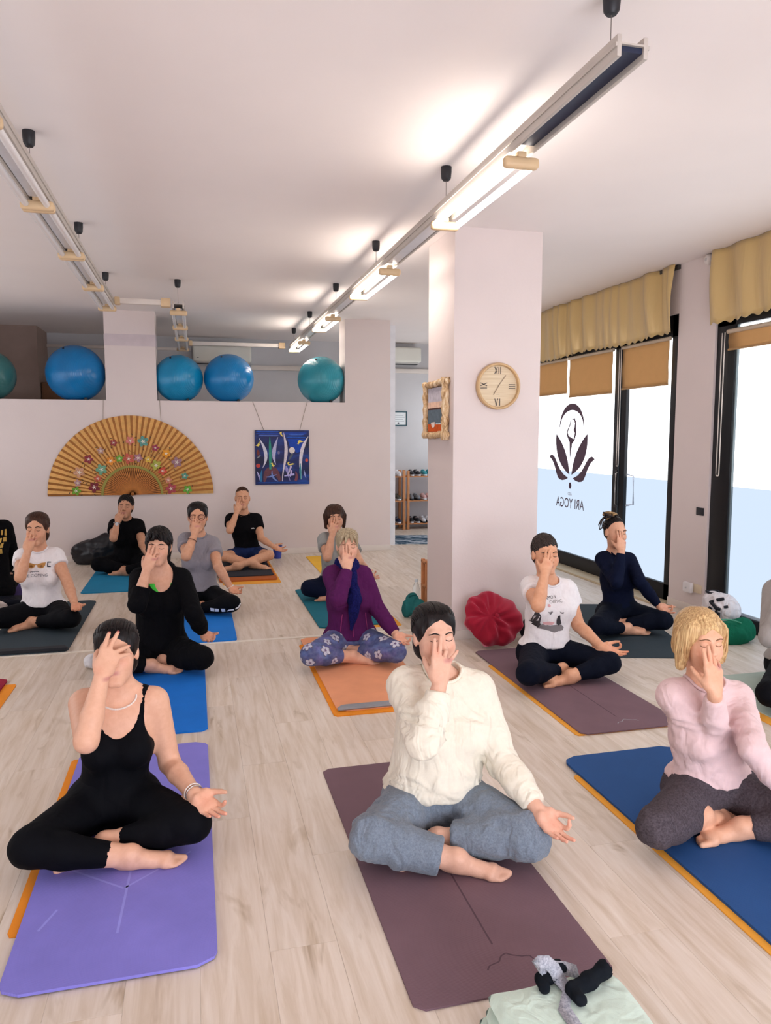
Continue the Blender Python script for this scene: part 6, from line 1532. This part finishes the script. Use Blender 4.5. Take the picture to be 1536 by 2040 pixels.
pts, hit = march(top, np.array([V(nb[0]*.5, -.5, z) for z in np.linspace(.17, .30, 6)]), V(0,1,0))
if hit.all(): ribbon_tube('zip', pts-V(0,.002,0), .003, zipm, c['_root'], 5)
# round glasses
c = PP['glasses']; T = c['_T']; gf = plain('glasses_brown', (88,24,22), .3)
for sx in (-1, 1):
    ribbon_tube('glasses_rim', [T(sx*.034+.025*math.cos(a), -.100, .002+.024*math.sin(a)) for a in np.linspace(0, 6.283, 21)[:-1]], .003, gf, c['_root'], 6, 1., True)
    ribbon_tube('glasses_arm', [T(sx*.060,-.098,.006), T(sx*.078,-.06,.006), T(sx*.081,.01,.002)], .0025, gf, c['_root'], 5)
ribbon_tube('glasses_bridge', [T(-.010,-.101,.006), T(0,-.106,.010), T(.010,-.101,.006)], .0028, gf, c['_root'], 5)
bangle(c, c['_eR'], c['_wR'], .72, .038, .003, plain('bangle_brown', (110,60,36), .4), 'bracelet'); bangle(c, c['_eL'], c['_wL'], .94, .031, .006, plain('bangle_white', (220,214,210), .5), 'bracelet')
# white letters along the legging shin
lw_ = plain('legging_white', (226,230,240), .6)
for pts in ([(419,1215),(427,1215),(427,1222),(420,1222)], [(428,1215),(436,1215),(436,1221),(428,1222)], [(440,1214),(448,1213),(449,1220),(442,1221)], [(451,1218),(455,1214),(466,1212),(466,1215),(458,1216),(452,1219)], [(468,1211),(474,1208),(478,1202),(480,1204),(476,1211),(469,1214)]):
    pz = [c['_pz'](x, y-1.5, .45) for x, y in pts]; decal(c, 'white_letter', [(p[0], p[2]) for p in pz][::-1], lw_, -.9, c['_pants'], .004)
# watch
c = PP['watch']; bangle(c, c['_eR'], c['_wR'], .9, .034, .007, plain('watch_steel', (150,150,156), .25, .9), 'watch_strap'); p = c['_eR']+(c['_wR']-c['_eR'])*.9
lathe('watch_face', [(.018,0),(.018,.008),(.0,.009)], plain('watch_dial', (220,222,226), .2, .3), c['_root'], 14, tuple(p+V(0,-.036,0)), np.array([[1,0,0],[0,0,-1],[0,1,0]], float))
# dreadlock bun
c = PP['navy']; T = c['_T']; rs = np.random.RandomState(3); dm = hair_mat('dread_tan', (96,64,38), (196,160,112), (60,60,60)); dd_ = hair_mat('dread_dark', (26,22,24), (70,56,50), (60,60,60))
for k in range(16):
    a0 = rs.rand()*6.28; R0 = .022+.03*rs.rand(); cz = .105+.03*rs.rand(); cy = .035+.03*rs.rand(); tl = rs.randn()*.5
    pts = [T(-.018+R0*math.cos(a0+t)*1.15, cy+R0*math.sin(a0+t)*.8, cz+.02*math.sin(t*1.3+tl)+.012*t/3) for t in np.linspace(0, 4.2, 14)]
    ribbon_tube('dreadlock', pts, .0085, dm if k % 3 else dd_, c['_root'], 6)
for k in range(4):
    x = -.06-.012*k; pts = [T(-.03, .04, .12), T(x-.01, .045, .13-.01*k), T(x-.035, .04, .095-.012*k), T(x-.03, .03, .05-.01*k), T(x+.005, .03, .04)]; ribbon_tube('dreadlock', pts, .0055, dd_, c['_root'], 6)
# printed white T-shirt
c = PP['print']; inkd = plain('print_black', (52,48,52), .8); inkg = plain('print_mid', (128,122,124), .8); inkr = plain('print_rose', (222,170,172), .8); inkl = plain('print_light', (206,200,202), .8)
def pxd(c, name, pts, m, lift=.0035, d=.13): z = [c['_pz'](x, y, d) for x, y in pts]; return decal(c, name, [(p[0], p[2]) for p in z][::-1], m, lift=lift)
pxd(c, 'print_ground', [(1054,1254),(1058,1243),(1082,1246),(1100,1248),(1122,1246),(1128,1252),(1126,1258),(1108,1262),(1090,1257),(1070,1258)], inkg, .003)
pxd(c, 'print_shadow', [(1055,1240),(1062,1236),(1072,1242),(1084,1246),(1080,1255),(1060,1256),(1054,1250)], inkd, .0036); pxd(c, 'print_tree', [(1070,1244),(1069,1232),(1071,1222),(1077,1222),(1081,1230),(1082,1246),(1076,1248)], inkd, .0040)
pxd(c, 'print_figure', [(1070,1230),(1073,1229),(1072,1242),(1069,1243)], inkl, .0046); pxd(c, 'print_figure', [(1077,1229),(1079,1229),(1078,1240),(1075,1240)], inkl, .0046); pxd(c, 'print_figure', [(1112,1236),(1114,1228),(1118,1227),(1119,1234),(1122,1244),(1116,1248),(1112,1244)], inkd, .0040)
pxd(c, 'print_sky', [(1086,1242),(1098,1240),(1108,1242),(1104,1247),(1088,1247)], inkr, .0040); pxd(c, 'print_moon', [(1097+3*math.cos(a), 1208+3*math.sin(a)) for a in np.linspace(0, 6.28, 11)[:-1]], inkr, .0036); pxd(c, 'print_heart', [(1093,1219),(1097,1221),(1102,1218),(1103,1221),(1098,1226),(1096,1223)], inkg, .0036); pxd(c, 'print_bird', [(1117,1219),(1121,1221),(1125,1220),(1124,1224),(1119,1223)], inkg, .0036)
for tx, px_, py_, m in (('IAMO V', 1103, 1196, inkd), ('CVIPAC', 1112, 1203, inkg)): p = c['_pz'](px_, py_, .13); decal_text(c, tx, .027, p[0], p[2], m, rot=.03)
# sunglasses print
c = PP['shades']; gold = plain('print_gold', (186,134,66), .6); gold2 = plain('print_gold_dark', (140,92,44), .6); ink = plain('print_ink', (30,36,50), .8)
for cx, sx in ((60, -1), (80, 1)):
    pxd(c, 'print_lens', [(cx-sx*8, 1126), (cx+sx*1, 1123), (cx+sx*9, 1122), (cx+sx*8, 1128), (cx+sx*4, 1133), (cx-sx*2, 1133.5), (cx-sx*7, 1131)][::sx], gold, .0035, .12)
    pxd(c, 'print_glint', [(cx-4, 1129), (cx+1, 1127), (cx+4, 1130), (cx, 1132)], gold2, .0042, .12)
pxd(c, 'print_bridge', [(68,1125.5),(72,1125.5),(72,1127),(68,1127)], gold, .004, .12)
for q_ in ([(92,1120.5),(94,1120.5),(94,1131),(92,1131)], [(92,1120.5),(99.5,1120.5),(99.5,1122.5),(92,1122.5)], [(92,1129),(99.5,1129),(99.5,1131),(92,1131)]): pxd(c, 'letter_c', q_, ink, .004, .12)
pw, hit = march(c['_top'], np.array([V(p[0], -.4, p[2]) for p in [c['_pz'](60+1.1*k, 1139.5+1.2*math.sin(k*1.9)*(1-k/20.), .12) for k in range(16)]]), V(0,1,0)); ribbon_tube('script_line', pw-V(0,.004,0), .0022, ink, c['_root'], 5)
p = c['_pz'](70, 1149, .12); decal_text(c, 'ARE COMING', .031, p[0], p[2], plain('print_ink_soft', (92,94,104), .8))
# yellow letters on the far hoodie
c = PP['yellow']; ym = plain('print_yellow', (206,166,80), .7)
for q_ in ([(5,1057),(8,1056),(8,1070),(4,1069)], [(-2,1058),(2,1058),(1,1068),(-2,1068)], [(2,1073),(7,1072),(7,1082),(2,1081)], [(-3,1074),(0,1074),(0,1082),(-3,1082)], [(0,1084),(4,1083),(4,1092),(-1,1092)], [(-1,1094),(3,1094),(3,1104),(-1,1104)]): pxd(c, 'yellow_letter', q_, ym, .005, .14)
# man's shirt mark
c = PP['man']; wm = plain('mark_white', (210,212,216), .6)
x0, z0 = c['_chest'][0]+.085, c['_chest'][2]+.055
decal(c, 'shirt_mark', [(x0-.022,z0-.006),(x0-.008,z0+.010),(x0,z0+.006),(x0+.010,z0+.012),(x0+.024,z0-.006),(x0+.014,z0-.002),(x0,z0-.004),(x0-.012,z0-.002)], wm)
# fine chain on the pink-sweater sitter
